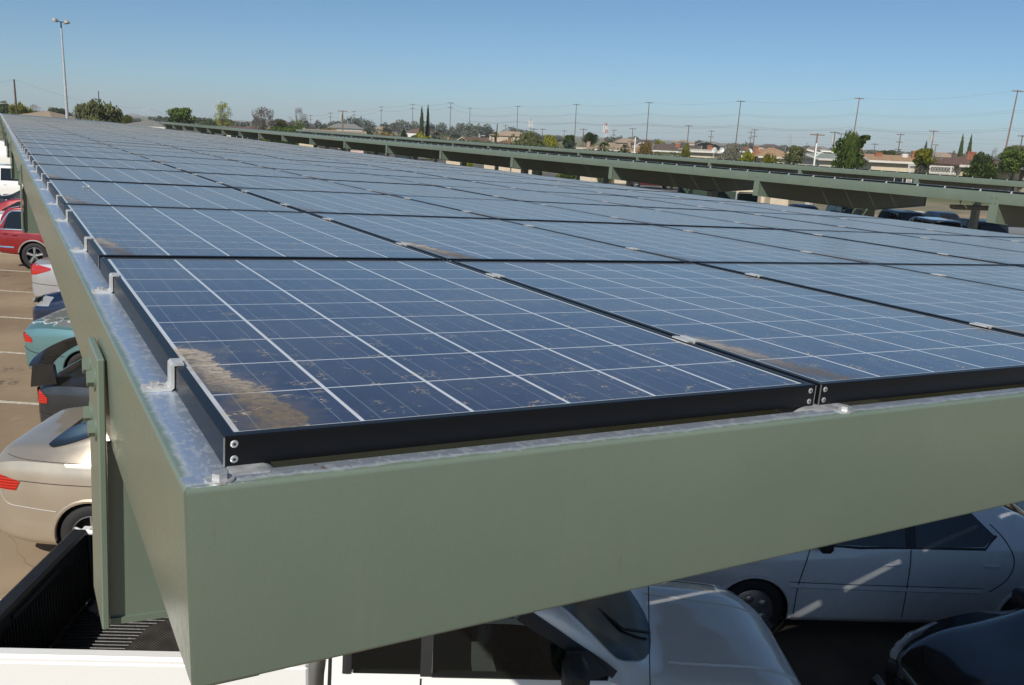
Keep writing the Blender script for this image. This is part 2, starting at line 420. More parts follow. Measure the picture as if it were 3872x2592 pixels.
def carport(label, M, y0, y1, beams, near=False, gzc=0.):
    """beams: y of every cantilever; M: canopy frame"""
    t = thing('solar_carport', label, 'carport', M, 'rows of solar carports')
    W1 = NCOL * PX
    L = MB(); ys = [y0 + k * (y1 - y0) / 60 for k in range(61)]
    if near: ys[0] += .0035
    sweep(L, c_section(XL, .024, lean=.009 if near else 0), ys, 'y', wob if near else None)
    if near: L.v = [(x, y, TOPZ + (z - TOPZ) * (1 + .06 * max(0, 1 - (y - y0) / 3))) for x, y, z in L.v]
    L.build('edge_beam', PAINT_L, t, smooth=True, angle=50)
    R = MB(); R_ = c_section(W1 + .046, W1 - .03); sweep(R, R_, ys, 'y'); R.build('edge_beam', PAINT_L if False else GREEN, t, smooth=True, angle=50)
    for i in range(1, NCOL):
        mb = MB(); xc = i * PX - .006
        sweep(mb, c_section(xc - .03, xc + .04), [y0 + .04, y1 - .04]); mb.build('purlin', GREEN, t)
    for (ye, s) in ((y0, 1), (y1, -1)):
        mb = MB(); poly = [(ye + s * (q - XL) * 1.0, z) for q, z in c_section(XL, XL + .038)]
        sweep(mb, poly, [XL + .003] + [k * PX for k in range(NCOL)] + [W1 + .045], 'x')
        if near and s == 1: mb.v = [(x + (.009 * (TOPZ - z) / PB if x < XL + .01 else 0), y, TOPZ + (z - TOPZ) * (1 + .06 * max(0, 1 - (x - XL) / 2.2))) for x, y, z in mb.v]
        o = mb.build('end_beam', PAINT_F if ye == y0 else GREEN, t, smooth=True, angle=50)
        if near and s == 1:
            for x in [-.012] + [k * PX + .022 for k in range(1, NCOL)]:
                bolt_mb((x, ye + .019, TOPZ), (0, 0, 1), .0095, .0165).build('bolt', BOLT, o)
    if near:                        # rounded zinc lips of the purlins lapping the front beam
        for i in range(0, NCOL):
            mb = MB(); x = i * PX
            a, b = (.004, .066) if i == 0 else (-.055, .075)
            P = []
            for k in range(13):
                u = a + (b - a) * k / 12; e = min(u - a, b - u) / .022
                P.append((x + u, TOPZ + .0008 - (.016 * (1 - min(1, e)) ** 2 if (u - a > .03 or i) else 0)))
            P2 = P + [(p[0], p[1] - .0025) for p in reversed(P)]
            sweep(mb, P2, [y0 + .028, y0 + .30], 'y'); mb.build('purlin_lip', GALV_DULL, t, smooth=True)
    cx = W1 * .64
    for k, yb in enumerate(beams):
        be = MB(); zt = TOPZ - PB - .002; zb0 = -.655
        # tapered web and flanges, deeper at the column
        wy = yb + .012
        web = [(XL + .002, zt), (W1 + .03, zt), (W1 + .03, zb0), (cx + .3, -.86), (cx - .3, -.86), (XL + .002, zb0)]
        be.prism(web, wy, wy + .016, 'y')
        for (a, b) in zip(web[2:], web[3:]):
            d = (Vector((b[0], 0, b[1])) - Vector((a[0], 0, a[1])))
            q = [(a[0], a[1]), (b[0], b[1]), (b[0], b[1] - .014), (a[0], a[1] - .014)]
            be.prism(q, wy - .05, wy + .07, 'y') if not near else be.prism(q, wy - .006, wy + .02, 'y')
        bo = be.build('cantilever_beam', GREEN, t)
        pl = MB()
        for xo, s in ((XL - .001, -1), (W1 + .047, 1)):
            x2 = xo + s * .014
            pl.box((min(xo, x2), yb - .012, -.668), (max(xo, x2), yb + .185, -.098), 0, None, .0025)
        po = pl.build('end_plate', GREEN, bo)
        if near and k < 6 or not near and k < 8:
            bm_ = MB()
            for zb in (-.15, -.253):
                for dy in (.045, .145):
                    q = bolt_mb((XL - .015, yb + dy, zb), (-1, 0, 0), .0165, .026); bm_.add(q.v, q.f)
            if near and k < 2:
                for zb in (-.15, -.253):
                    for dy in (.045, .145): bolt_mb((XL - .015, yb + dy, zb), (-1, 0, 0), .0165, .026).build('bolt', GREEN, bo, smooth=True)
            else: bm_.build('bolts', GREEN, bo)
        # column and its concrete base, upright in the world
        Mi = t.matrix_world.to_3x3().inverted() @ Vector((0, 0, 1))
        base = t.matrix_world @ Vector((cx, wy, -.87)); gb = gz(base.x)
        foot = t.matrix_world.inverted() @ Vector((base.x, base.y, gb)); top = Vector((cx, wy, -.84))
        up = (top - foot).normalized()
        cm = MB(); w = .14
        cm.add([foot + Vector((sx * w, sy * w, 0)) for sx in (-1, 1) for sy in (-1, 1)] + [top + Vector((sx * w, sy * w, 0)) for sx in (-1, 1) for sy in (-1, 1)],
               [(0, 1, 3, 2), (4, 6, 7, 5), (0, 4, 5, 1), (2, 3, 7, 6), (0, 2, 6, 4), (1, 5, 7, 3)])
        cm.build('column', GREEN, t)
        bb = MB(); bb.cyl(foot - up * .05, foot + up * .92, .36, .36, 24); bb.build('column_base', CONC, t, smooth=True)
    return t
near_beams = [.80 + 6.82 * k for k in range(12)]
carport('nearest solar carport, its green front beam filling the lower foreground', CAN, -.056, NROW * PY + .03, near_beams, near=True)
# bird-dropped loose clamp
lc = MB(); lc.prism([(-.03, .002), (.03, .002), (.03, .006), (.012, .03), (.004, .03), (.018, .007), (-.03, .006)], -.02, .02, 'y'); lc.box((-.05, -.012, .001), (-.028, .012, .012))
o = lc.build('loose_clamp', ALU); o.matrix_world = CAN @ T(.165, PY * 2 + .95, 0) @ RZ(.5) @ Matrix.Scale(.45, 4)
tag(o, 'small loose metal clamp lying on the third panel of the left edge', 'clamp')

# the two further rows, with all their panels in the one far-panel mesh
ROWX = ((17.7, 3.484, -3.4, 121.0), (35.2, 3.262, -3.0, 122.0))
CAN2 = []
for n, (X0, Z0, y0, y1) in enumerate(ROWX):
    M = T(X0, 0, Z0) @ Matrix.Rotation(TILT, 4, 'Y'); CAN2.append(M)
    b0 = (10.12 if n == 0 else 24.9)
    beams = [b0 + 6.79 * k for k in range(-4, 18) if y0 < b0 + 6.79 * k < y1 - 1]
    carport(('second solar carport row, its long green beam crossing behind the near roof', 'farthest solar carport row, just in front of the houses')[n], M, y0, y1, beams)
    fm, g, ck, mk = frame_mb(), glass_mb(), [end_clamp_mb(y) for y in CY], [mid_clamp_mb(y) for y in CY]
    nr = int((y1 - y0 - .1) / PY)
    for j in range(nr):
        for i in range(NCOL):
            F = M @ T(i * PX, y0 + .06 + j * PY + (.0), 0)
            if i < 2 or i == NCOL - 1: FAR.add([F @ Vector(v) for v in fm.v], fm.f, 0)
            FAR.add([F @ Vector(v) for v in g.v], g.f, 1)
            for kk in (ck if i == 0 else mk if i < 3 else []): FAR.add([F @ Vector(v) for v in kk.v], kk.f, 2)
def make_pv_far():
    t = NT('solar_glass_far'); c = t.coord(); n = t.noise(c, .8, 4)
    t.set(col=t.mix(t.ramp(n, .3, .7), (.14, .16, .16), (.18, .20, .19)), rough=.22, ior=1.5); return t.m
fo = FAR.build('solar_modules', [BLACKAN, make_pv_far(), ALU])
fo['kind'] = 'stuff'; fo['label'] = 'mass of solar panels on the far rows and the far end of the near roof'

# ------------------------------------------------------------------ ground
def make_asphalt():
    t = NT('lot_asphalt'); c = t.coord()
    a = t.noise(c, .22, 6, .6); b = t.noise(c, 2.5, 6, .65); g = t.noise(c, 90, 3)
    col = t.mix(t.ramp(a, .35, .65), (.205, .150, .098), (.31, .235, .158))
    col = t.mix(t.ramp(b, .55, .8, 0, .45), col, (.36, .29, .20))
    col = t.mix(t.ramp(g, .5, .75, 0, .35), col, (.07, .055, .04))
    st = t.n('TexVoronoi'); t.put(st.inputs['Vector'], c); st.inputs['Scale'].default_value = .9
    oil = t.math('MULTIPLY', t.ramp(st.outputs['Distance'], .30, .08), t.ramp(t.noise(c, 9, 4), .45, .62))
    col = t.mix(t.math('MULTIPLY', oil, .7), col, (.03, .024, .02))
    ck = t.n('TexVoronoi', feature='DISTANCE_TO_EDGE'); w = t.n('VectorMath', operation='ADD'); t.put(w.inputs[0], c)
    nn = t.n('TexNoise'); t.put(nn.inputs['Vector'], c); nn.inputs['Scale'].default_value = 1.3; t.put(w.inputs[1], nn.outputs['Color']); t.put(ck.inputs['Vector'], w.outputs[0]); ck.inputs['Scale'].default_value = .28
    crack = t.ramp(ck.outputs['Distance'], .003, .0008)
    col = t.mix(t.math('MULTIPLY', crack, .3), col, (.05, .04, .03))
    t.set(col=col, rough=.88, spec=.3, normal=t.bump(g, .35, .004)); return t.m
def make_land():
    t = NT('dry_ground'); c = t.coord(); a = t.noise(c, .03, 6, .6); b = t.noise(c, .6, 5)
    col = t.mix(t.ramp(a, .42, .58), (.11, .12, .05), (.20, .17, .11)); col = t.mix(t.ramp(b, .4, .7, 0, .5), col, (.07, .09, .035))
    t.set(col=col, rough=.95); return t.m
ASPH = make_asphalt()
g = MB()
xs = [-4700, -400, -60, 0, 15, 30, 45, 400, 4700]; ysg = [-4700, -400, -60, 140, 400, 4700]
for y in ysg:
    for x in xs: g.v.append((x, y, gz(x) - .004))
n = len(xs)
for j in range(len(ysg) - 1):
    for i in range(n - 1): g.f.append((j * n + i, j * n + i + 1, (j + 1) * n + i + 1, (j + 1) * n + i)); g.mi.append(0)
structure(g.build('ground', make_land()))
g = MB(); ycut = [-40, 46, 60, 136]; xs2 = [-58, 0, 15, 30, 45, 52, 104]
for y in ycut:
    for x in xs2: g.v.append((x, y, gz(x)))
for j in range(3):
    for i in range(6):
        if i == 5 and j > 0: continue
        g.f.append((j * 7 + i, j * 7 + i + 1, (j + 1) * 7 + i + 1, (j + 1) * 7 + i)); g.mi.append(0)
structure(g.build('parking_lot', ASPH))
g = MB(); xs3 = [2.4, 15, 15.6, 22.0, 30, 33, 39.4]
BAY_SHADE = mat('shade_darkened_asphalt', (.085, .066, .048), .85, 0, .35, 1.3, .3, 90)  # asphalt sheet toned down; shade under the carports is put into its colour
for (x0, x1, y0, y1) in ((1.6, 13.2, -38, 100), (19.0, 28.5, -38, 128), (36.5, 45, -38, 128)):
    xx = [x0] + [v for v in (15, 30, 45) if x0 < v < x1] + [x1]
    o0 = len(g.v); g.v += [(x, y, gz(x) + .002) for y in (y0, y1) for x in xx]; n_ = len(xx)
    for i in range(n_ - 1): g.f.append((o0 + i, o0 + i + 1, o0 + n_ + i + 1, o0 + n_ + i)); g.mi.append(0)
structure(g.build('bay_shade_sheet', BAY_SHADE))
LINEP = mat('worn_line_paint', (.46, .42, .34), .8, 0, .35, 14)
pl = MB()
dl = Vector((cos(radians(33)), -sin(radians(33))))
for (X0, n0, n1) in ((-.47, -4, 40), (13.5, -4, 40), (31.0, -2, 40), (44.5, -2, 40), (60.0, -8, 13), (76., -12, 12)):
    for k in range(n0, n1):
        p = Vector((X0, 7.18 + 3.14 * k)) - dl * (1.6 if X0 < 0 else 1); e = p + dl * (6.2); w = Vector((-dl.y, dl.x)) * .05
        N = 5
        for q in range(N):
            a, b = p + (e - p) * (q / N), p + (e - p) * ((q + 1) / N)
            pl.add([(v.x, v.y, gz(v.x) + .006) for v in (a - w, a + w, b + w, b - w)], [(0, 1, 2, 3)])
structure(pl.build('parking_lines', LINEP))
st = MB(); st.box((54, 62, gz(50) - .05), (62, 600, gz(50) + .006)); structure(st.build('street', mat('street_asphalt', (.10, .095, .088), .9, 0, .2, .5)))
# ------------------------------------------------------------------ vehicles
def glassm(name, col=(.012, .016, .018), rough=.03, see=0.):
    t = NT(name); t.set(col=col, rough=rough, spec=.6, ior=1.5)
    if see:
        tr = t.n('BsdfTransparent'); tr.inputs[0].default_value = (.62, .68, .66, 1); ms = t.n('MixShader'); ms.inputs[0].default_value = see
        t.t.links.new(t.b.outputs[0], ms.inputs[1]); t.t.links.new(tr.outputs[0], ms.inputs[2]); t.t.links.new(ms.outputs[0], t.out.inputs[0])
    return t.m
GLASS = glassm('car_window_glass'); TINT = glassm('tinted_window_glass', (.006, .007, .008)); CLEAR = glassm('clear_window_glass', (.01, .012, .012), .02, .6)
REDL = NT('red_lens'); c = REDL.coord(); X = REDL.xyz(c)
wv = REDL.math('SINE', REDL.math('MULTIPLY', X[2], 240)); REDL.set(col=REDL.mix(REDL.ramp(wv, -.4, .9), (.28, .006, .006), (.62, .03, .012)), rough=.15, coat=1); REDL = REDL.m
WHTL = NT('clear_lens').set(col=(.36, .38, .39), rough=.10, coat=1, metal=.3).m
CHROME = mat('chrome_trim', (.75, .75, .75), .12, 1, .03)
RIM = mat('alloy_rim', (.55, .55, .56), .3, .9, .06)
SEAM = NT('panel_gap').set(col=(.01, .01, .01), rough=.9).m
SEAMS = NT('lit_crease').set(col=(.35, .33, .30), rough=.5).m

def interp(pts, x):
    """smooth (monotone cubic) interpolation through (x, y) points"""
    n = len(pts)
    if x <= pts[0][0]: return pts[0][1]
    if x >= pts[-1][0]: return pts[-1][1]
    for i in range(n - 1):
        if x <= pts[i + 1][0]: break
    def sl(k):
        if k == 0: return (pts[1][1] - pts[0][1]) / (pts[1][0] - pts[0][0])
        if k == n - 1: return (pts[-1][1] - pts[-2][1]) / (pts[-1][0] - pts[-2][0])
        a = (pts[k][1] - pts[k - 1][1]) / (pts[k][0] - pts[k - 1][0]); b = (pts[k + 1][1] - pts[k][1]) / (pts[k + 1][0] - pts[k][0])
        return 0 if a * b <= 0 else 2 * a * b / (a + b)
    (x0, y0), (x1, y1) = pts[i], pts[i + 1]; h = x1 - x0; t = (x - x0) / h
    return (2 * t**3 - 3 * t * t + 1) * y0 + (t**3 - 2 * t * t + t) * h * sl(i) + (-2 * t**3 + 3 * t * t) * y1 + (t**3 - t * t) * h * sl(i + 1)
def inpoly(poly, x, y):
    r = False; n = len(poly)
    for i in range(n):
        (x1, y1), (x2, y2) = poly[i], poly[i - 1]
        if (y1 > y) != (y2 > y) and x < (x2 - x1) * (y - y1) / (y2 - y1) + x1: r = not r
    return r
def section(sp, x):
    """control points (y, z) of half a cross-section, bottom centre to top centre"""
    w = interp(sp['wid'], x); z0 = interp(sp['bot'], x); zb = interp(sp['belt'], x); zt = max(interp(sp['top'], x), zb + .004); wr = interp(sp['roof'], x)
    h = zb - z0
    g = min(1, max(0, (zt - zb - .10) / .25))       # 0 over hood and deck, 1 in the cabin
    wr = wr * g + (w * .74) * (1 - g)
    zs = zt - .045 * g - .022 * (1 - g)
    low = [(0, z0), (w * .84, z0), (w * .955, z0 + .035), (w * .985, z0 + .12 * h), (w * 1.0, z0 + .42 * h), (w * 1.003, z0 + .66 * h), (w * .985, z0 + .88 * h), (w * .955, zb)]
    mid = [(w * .955 + (wr - w * .955) * f, zb + (zs - zb) * f) for f in (.25, .5, .75)]
    up = [(wr, zs), (wr * .90, zs + (zt - zs) * .62), (wr * .62, zt - (zt - zs) * .12), (wr * .3, zt - .002), (0, zt)]
    return low + mid + up
DENS = [1, 2, 3, 5, 4, 4, 3, 5, 4, 4, 4, 2, 3, 3, 3]
def dense(P):
    n = len(P); out = []
    for i in range(n - 1):
        p0 = P[max(i - 1, 0)]; p1 = P[i]; p2 = P[i + 1]; p3 = P[min(i + 2, n - 1)]
        for k in range(DENS[i]):
            t = k / DENS[i]
            q = []
            for a in (0, 1):
                m1 = (p2[a] - p0[a]) * .42; m2 = (p3[a] - p1[a]) * .42
                if i in (6, 7, 8, 9) : m1, m2 = (p2[a] - p1[a]), (p2[a] - p1[a])
                q.append((2 * t**3 - 3 * t * t + 1) * p1[a] + (t**3 - 2 * t * t + t) * m1 + (-2 * t**3 + 3 * t * t) * p2[a] + (t**3 - t * t) * m2)
            out.append(tuple(q))
    out.append(P[-1]); return out
def side_y(sp, x, z):
    P = dense(section(sp, x)); 
    for a, b in zip(P, P[1:]):
        if a[0] > .3 and (a[1] - z) * (b[1] - z) <= 0 and abs(b[1] - a[1]) > 1e-6:
            t = (z - a[1]) / (b[1] - a[1]); return a[0] + (b[0] - a[0]) * t
    return max(p[0] for p in P)
def top_z(sp, x, y):
    P = dense(section(sp, x)); y = abs(y)
    for a, b in zip(P[-2::-1], P[:0:-1]):
        if b[0] <= y <= a[0]: return a[1] + (b[1] - a[1]) * (a[0] - y) / max(1e-6, a[0] - b[0])
    return P[-1][1]
def ribbon(pts, nrm, w, off=.002):
    """thin raised strip along 3-D points"""
    vs = []; pts = [Vector(p) for p in pts]; n = Vector(nrm)
    for i, p in enumerate(pts):
        d = (pts[min(i + 1, len(pts) - 1)] - pts[max(i - 1, 0)]).normalized(); s = d.cross(n).normalized() * w / 2
        vs += [p + s, p + n * off, p - s]
    return vs, [(i * 3 + a, i * 3 + a + 1, i * 3 + a + 4, i * 3 + a + 3) for i in range(len(pts) - 1) for a in (0, 1)]
def side_patch(sp, poly, s, off=.006, nx=48, nz=7):
    x0 = min(p[0] for p in poly) ; x1 = max(p[0] for p in poly); mb = MB(); cols = []
    for i in range(nx + 1):
        x = x0 + (x1 - x0) * min(max(i / nx, .002), .998); zs = []
        for (a, b), (c, d) in zip(poly, poly[1:] + poly[:1]):
            if (a > x) != (c > x): zs.append(b + (d - b) * (x - a) / (c - a))
        if len(zs) >= 2: cols.append((x, min(zs), max(zs)))
    for x, a, b in cols:
        for j in range(nz + 1):
            z = a + (b - a) * j / nz; mb.v.append((x, s * (side_y(sp, x, z) + off), z))
    n = nz + 1
    for i in range(len(cols) - 1):
        for j in range(nz): mb.f.append((i * n + j, (i + 1) * n + j, (i + 1) * n + j + 1, i * n + j + 1)); mb.mi.append(0)
    return mb
def top_patch(sp, xa, xb, f, off=.011, nx=30, ny=16):
    mb = MB()
    for i in range(nx + 1):
        x = xa + (xb - xa) * i / nx; w = max(.004, interp(f, x))
        for j in range(ny + 1):
            y = w * (2 * j / ny - 1); mb.v.append((x, y, top_z(sp, x, y) + off))
    n = ny + 1
    for i in range(nx):
        for j in range(ny): mb.f.append((i * n + j, (i + 1) * n + j, (i + 1) * n + j + 1, i * n + j + 1)); mb.mi.append(0)
    return mb
def wheel(parent, x, y, side, r, style='alloy', w=.19, letters=False):
    """side: -1 = right (y negative) outside"""
    s = side; mb = MB()
    mb.lathe([(r * .62, 0), (r * .66, s * .012), (r * .80, s * .016), (r * .93, s * .008), (r * .985, -s * .02), (r, -s * .05), (r, -s * (w - .03)), (r * .93, -s * w), (r * .6, -s * w)], (0, 0, 0), 'y', 36)
    o = mb.build('wheel', RUBBER, parent, T(x, y, r), smooth=True, angle=50)
    rb = MB(); R = r * .66
    rb.lathe([(R, s * .006), (R * .93, s * .010), (R * .9, -s * .03), (R * .88, -s * .09), (R * .3, -s * .10), (0, -s * .10)], (0, 0, 0), 'y', 32, 1)
    rb.lathe([(R, s * .006), (R * .93, s * .010), (R * .9, -s * .03)], (0, 0, 0), 'y', 32, 0)
    nsp = 5
    if style == 'cover':
        rb.lathe([(R * .93, s * .004), (R * .6, s * .014), (R * .3, s * .02), (0, s * .022)], (0, 0, 0), 'y', 32, 0)
        for k in range(5):
            a = 2 * pi * k / 5; c, d = cos(a) * R * .58, sin(a) * R * .58
            rb.lathe([(R * .22, s * .012), (R * .2, s * .024), (R * .1, s * .030), (0, s * .031)], (c, 0, d), 'y', 12, 0)
    else:
        for k in range(nsp):
            a = 2 * pi * k / nsp + .3
            for q in (-.09, .09):
                c0 = Vector((cos(a + q * 2) * R * .15, 0, sin(a + q * 2) * R * .15)); c1 = Vector((cos(a + q) * R * .93, -s * .006, sin(a + q) * R * .93))
                rb.tube([c0 + Vector((0, s * .0, 0)), c1], [R * .10, R * .075], 6, 0)
        rb.lathe([(R * .22, -s * .02), (R * .2, s * .012), (0, s * .016)], (0, 0, 0), 'y', 16, 0)
    rb.build('rim', [RIM, DARK], o, smooth=True, angle=40)
    return o
def car(name, label, M, sp, paint, group=None, cat='car'):
    t = thing(name, label, cat, M, group)
    L = sp['L']; step = sp.get('step', .025); n = int(L / step); 
    xs = [L * k / n for k in range(n + 1)]
    # tighter stations where the shell turns in at both ends
    xs = sorted(set([round(x, 4) for x in xs] + [.004, .01, .018, L - .004, L - .01, L - .018]))
    rows = [dense(section(sp, x)) for x in xs]; m = len(rows[0])
    V = [];
    for sgn in (1, -1):
        for x, r in zip(xs, rows): V += [(x, sgn * y, z) for (y, z) in r]
    NX = len(xs); off = NX * m
    groups = {}
    ax = sp['axles']; rw = sp['wr']; ar = sp.get('arch', rw * 1.13)
    belt_i = sum(DENS[:7]); roof_i = sum(DENS[:10])
    cut = sp.get('cut', False)
    def classify(x, y, z, j):
        if j < roof_i + 1 and j >= 2:
            for a in ax:
                if (x - a) ** 2 + (z - rw) ** 2 < ar * ar and z < rw + ar and j < belt_i: return None
        if j >= belt_i:
            if j < roof_i:
                if cut:
                    for nm, poly in sp.get('side_glass', []):
                        if inpoly(poly, x, z): return None
        return 'body'
    for s in (0, 1):
        for i in range(NX - 1):
            for j in range(m - 1):
                q = [s * off + i * m + j, s * off + (i + 1) * m + j, s * off + (i + 1) * m + j + 1, s * off + i * m + j + 1]
                if s: q.reverse()
                cx = sum(V[k][0] for k in q) / 4; cy = sum(V[k][1] for k in q) / 4; cz = sum(V[k][2] for k in q) / 4
                g = classify(cx, cy, cz, j)
                if g: groups.setdefault(g, []).append(q)
    groups.setdefault('body', [])
    for i, rev in ((0, 0), (NX - 1, 1)):
        loop = [i * m + j for j in range(m)] + [off + i * m + j for j in range(m - 2, 0, -1)]
        groups['body'].append(loop if rev else loop[::-1])
    mats = dict(body=paint, window=sp.get('glass', GLASS), rear_window=sp.get('glass', GLASS), windshield=sp.get('wglass', sp.get('glass', GLASS)), taillight=REDL, headlight=WHTL, lower_trim=sp.get('trim', BLACKPL), roof_panel=sp.get('roofmat', paint), bed_cover=sp.get('trim', BLACKPL))
    bodyo = None
    for g in sorted(groups, key=lambda k: k != 'body'):
        used = sorted({k for f in groups[g] for k in f}); ix = {k: q for q, k in enumerate(used)}
        mb = MB(); mb.add([V[k] for k in used], [[ix[k] for k in f] for f in groups[g]])
        # weld the seam along the centre line, keep shading smooth
        me = bpy.data.meshes.new(g); me.from_pydata(mb.v, [], mb.f); me.materials.append(mats[g])
        bm = bmesh.new(); bm.from_mesh(me); bmesh.ops.remove_doubles(bm, verts=bm.verts, dist=.0006); bmesh.ops.recalc_face_normals(bm, faces=bm.faces); bm.to_mesh(me); bm.free()
        me.polygons.foreach_set('use_smooth', [True] * len(me.polygons)); me.set_sharp_from_angle(angle=radians(38))
        if g == 'body':
            o = bpy.data.objects.new(g, me); COL.objects.link(o); o.parent = t; bodyo = o
    for nm, poly in sp.get('side_glass', []) + sp.get('lamps', []):
        for s in (-1, 1): side_patch(sp, poly, s).build(nm, mats[nm], t, smooth=True)
    for nm, (xa, xb, f) in sp.get('top_glass', {}).items(): top_patch(sp, xa, xb, f).build(nm, mats[nm], t, smooth=True)
    # wheel wells, lips and wheels
    for a in ax:
        w = interp(sp['wid'], a)
        for s in (-1, 1):
            lip = MB(); pts = []
            for k in range(25):
                an = pi * (-.16 + 1.32 * k / 24); xx, zz = a + cos(an) * ar, rw + sin(an) * ar
                if zz < interp(sp['bot'], a) + .02: continue
                pts.append((xx, s * (side_y(sp, xx, zz) - .003), zz))
            lip.tube(pts, max(.021, sp.get('lip', .02)), 6); lip.build('wheel_arch', sp.get('lipmat', paint), bodyo, smooth=True)
            well = MB(); well.lathe([(ar * .985, s * (w - .035)), (ar * .985, s * (w - .34)), (.02, s * (w - .34))], (a, 0, rw), 'y', 28)
            well.build('wheel_well', DARK, bodyo, smooth=True)
            wheel(t, a, s * (w - .03), s, rw, sp.get('rim', 'alloy'), .19)
    for (nm, pts, wd, mt) in sp.get('seams', []):
        for s in sp.get('seam_sides', (-1, 1)):
            fine = []
            for i_, (p, q) in enumerate(zip(pts, pts[1:])):
                N = max(2, int(math.hypot(p[0] - q[0], p[1] - q[1]) / .03)); a_ = pts[max(i_ - 1, 0)]; d_ = pts[min(i_ + 2, len(pts) - 1)]
                for k in range(N):
                    u = k / N; fine.append(tuple(.5 * (2 * p[w] + (q[w] - a_[w]) * u + (2 * a_[w] - 5 * p[w] + 4 * q[w] - d_[w]) * u * u + (3 * p[w] - a_[w] - 3 * q[w] + d_[w]) * u ** 3) for w in (0, 1)))
            fine.append(pts[-1])
            vs, fs = ribbon([(x, s * (side_y(sp, x, z) + .003), z) for x, z in fine], (0, s, .25), wd, .0015)
            mb = MB(); mb.add(vs, fs); mb.build(nm, mt, bodyo)
    for (x, z) in sp.get('handles', []):
        for s in sp.get('seam_sides', (-1, 1)):
            y = side_y(sp, x, z); mb = MB(); mb.lathe([(.0, .004), (.055, .003), (.062, -.002)], (0, 0, 0), 'y', 20); mb.xf(Matrix.Diagonal((1.35, s, .5, 1)))
            mb.tube([(-.06, s * .004, .008), (-.02, s * .016, .011), (.04, s * .014, .011), (.062, s * .004, .008)], .009, 6)
            mb.build('door_handle', sp.get('handlemat', paint), t, T(x, s * (y + .001), z), smooth=True)
    for s in sp.get('mirrors', ()):
        x, z = sp['mirror']; y = side_y(sp, x, z - .03)
        mb = MB(); mb.box((-.10, 0, -.065), (.02, .17, .075), 0, None, .025); mb.box((-.02, -.06, -.05), (.03, .02, .0)); mb.xf(Matrix.Diagonal((1, s, 1, 1)))
        mb.build('mirror', sp.get('mirrormat', BLACKPL), t, T(x, s * (y - .01), z), smooth=True, angle=60)
    return t, bodyo
YAW = -27.5
def place(x, y, yaw=YAW, z=None): return T(x, y, gz(x) if z is None else z) @ RZ(radians(yaw))
def sedan(L=4.7, W=.89, H=1.44, deck=1.06, hood=.98, belt=.93, **kw):
    sp = dict(L=L, axles=(.98, L - .93), wr=.315,
        top=[(0, .66), (.02, deck - .07), (.12, deck - .01), (.55, deck + .015), (.85, deck + .06), (1.5, H - .06), (2.1, H), (2.6, H - .015), (3.25, hood + .13), (3.55, hood + .02), (4.2, hood - .12), (L - .1, hood - .27), (L - .02, .62), (L, .52)],
        belt=[(0, .62), (.03, deck - .12), (.5, deck - .07), (1.2, belt + .02), (2.5, belt - .01), (3.5, belt - .07), (L - .5, hood - .2), (L - .04, .6), (L, .5)],
        bot=[(0, .36), (.08, .27), (.5, .20), (L - .5, .19), (L - .05, .22), (L, .34)],
        wid=[(0, W * .80), (.05, W * .88), (.25, W * .95), (.8, W), (L * .5, W), (L - .8, W * .97), (L - .25, W * .86), (L - .05, W * .72), (L, W * .60)],
        roof=[(0, W * .7), (.85, W * .76), (1.5, W * .70), (2.4, W * .70), (3.4, W * .80), (L, W * .7)],
        side_glass=[('window', [(1.28, belt + .07), (1.75, H - .13), (1.90, H - .10), (1.93, belt + .05), (1.36, belt + .05)]), ('window', [(1.98, belt + .05), (1.98, H - .10), (2.45, H - .115), (3.02, belt + .10), (3.02, belt + .05)])],
        top_glass={'rear_window': (.86, 1.52, [(.86, W * .60), (1.5, W * .56)]), 'windshield': (2.68, 3.34, [(2.68, W * .58), (3.34, W * .68)])},
        lamps=[('taillight', [(0, deck - .22), (.30, deck - .24), (.24, deck - .35), (0, deck - .36)]), ('headlight', [(L, .74), (L - .42, .79), (L - .36, .66), (L, .58)])],
        seams=[('door_seam', [(1.0, .72), (1.12, .58), (1.22, .40), (1.40, .26)], .008, SEAM), ('door_seam', [(2.0, .25), (1.95, belt)], .008, SEAM), ('door_seam', [(3.1, .25), (3.12, belt - .03)], .008, SEAM)],
        handles=[(1.38, .80), (2.2, .79)])
    sp.update(kw); return sp
G1 = 'cars parked along the left side of the near carport'
# --- gold sedan beside the pickup bed
GOLD = mat_paint('gold_car_paint', (.62, .54, .43), .72, .34)
sp = sedan(4.85, .905, 1.45, 1.13, .99, .98, wr=.325, step=.02, seam_sides=(-1,),
    lamps=[('taillight', [(0, .93), (.03, .93), (.335, .855), (.29, .765), (.0, .775)])],
    seams=[('bumper_crease', [(.13, .745), (.20, .63), (.40, .60), (.66, .575)], .010, SEAMS), ('trunk_seam', [(.16, 1.055), (.9, 1.035)], .007, SEAM), ('fuel_door', [(1.30, .98), (1.27, .84), (1.33, .72), (1.45, .66)], .007, SEAM), ('body_crease', [(.33, .86), (1.0, .835), (2.4, .80)], .006, SEAM)],
    handles=[(2.42, .83)])
sp['top'] = [(0, .66), (.02, 1.02), (.10, 1.095), (.35, 1.125), (.52, 1.14), (1.45, 1.42), (2.1, 1.455), (2.7, 1.43), (3.35, 1.10), (3.65, 1.0), (4.3, .86), (4.75, .72), (4.83, .62), (4.85, .52)]
sp['belt'] = [(0, .62), (.03, .98), (.4, 1.04), (1.0, 1.02), (2.5, .98), (3.5, .91), (4.35, .79), (4.81, .6), (4.85, .5)]
sp['top_glass'] = {'rear_window': (.50, 1.50, [(.50, .62), (.56, .68), (1.5, .60)]), 'windshield': (2.75, 3.38, [(2.75, .52), (3.38, .62)])}
sp['side_glass'] = [('window', [(1.62, 1.08), (1.95, 1.26), (2.0, 1.06), (1.66, 1.05)])] + sp['side_glass'][1:]
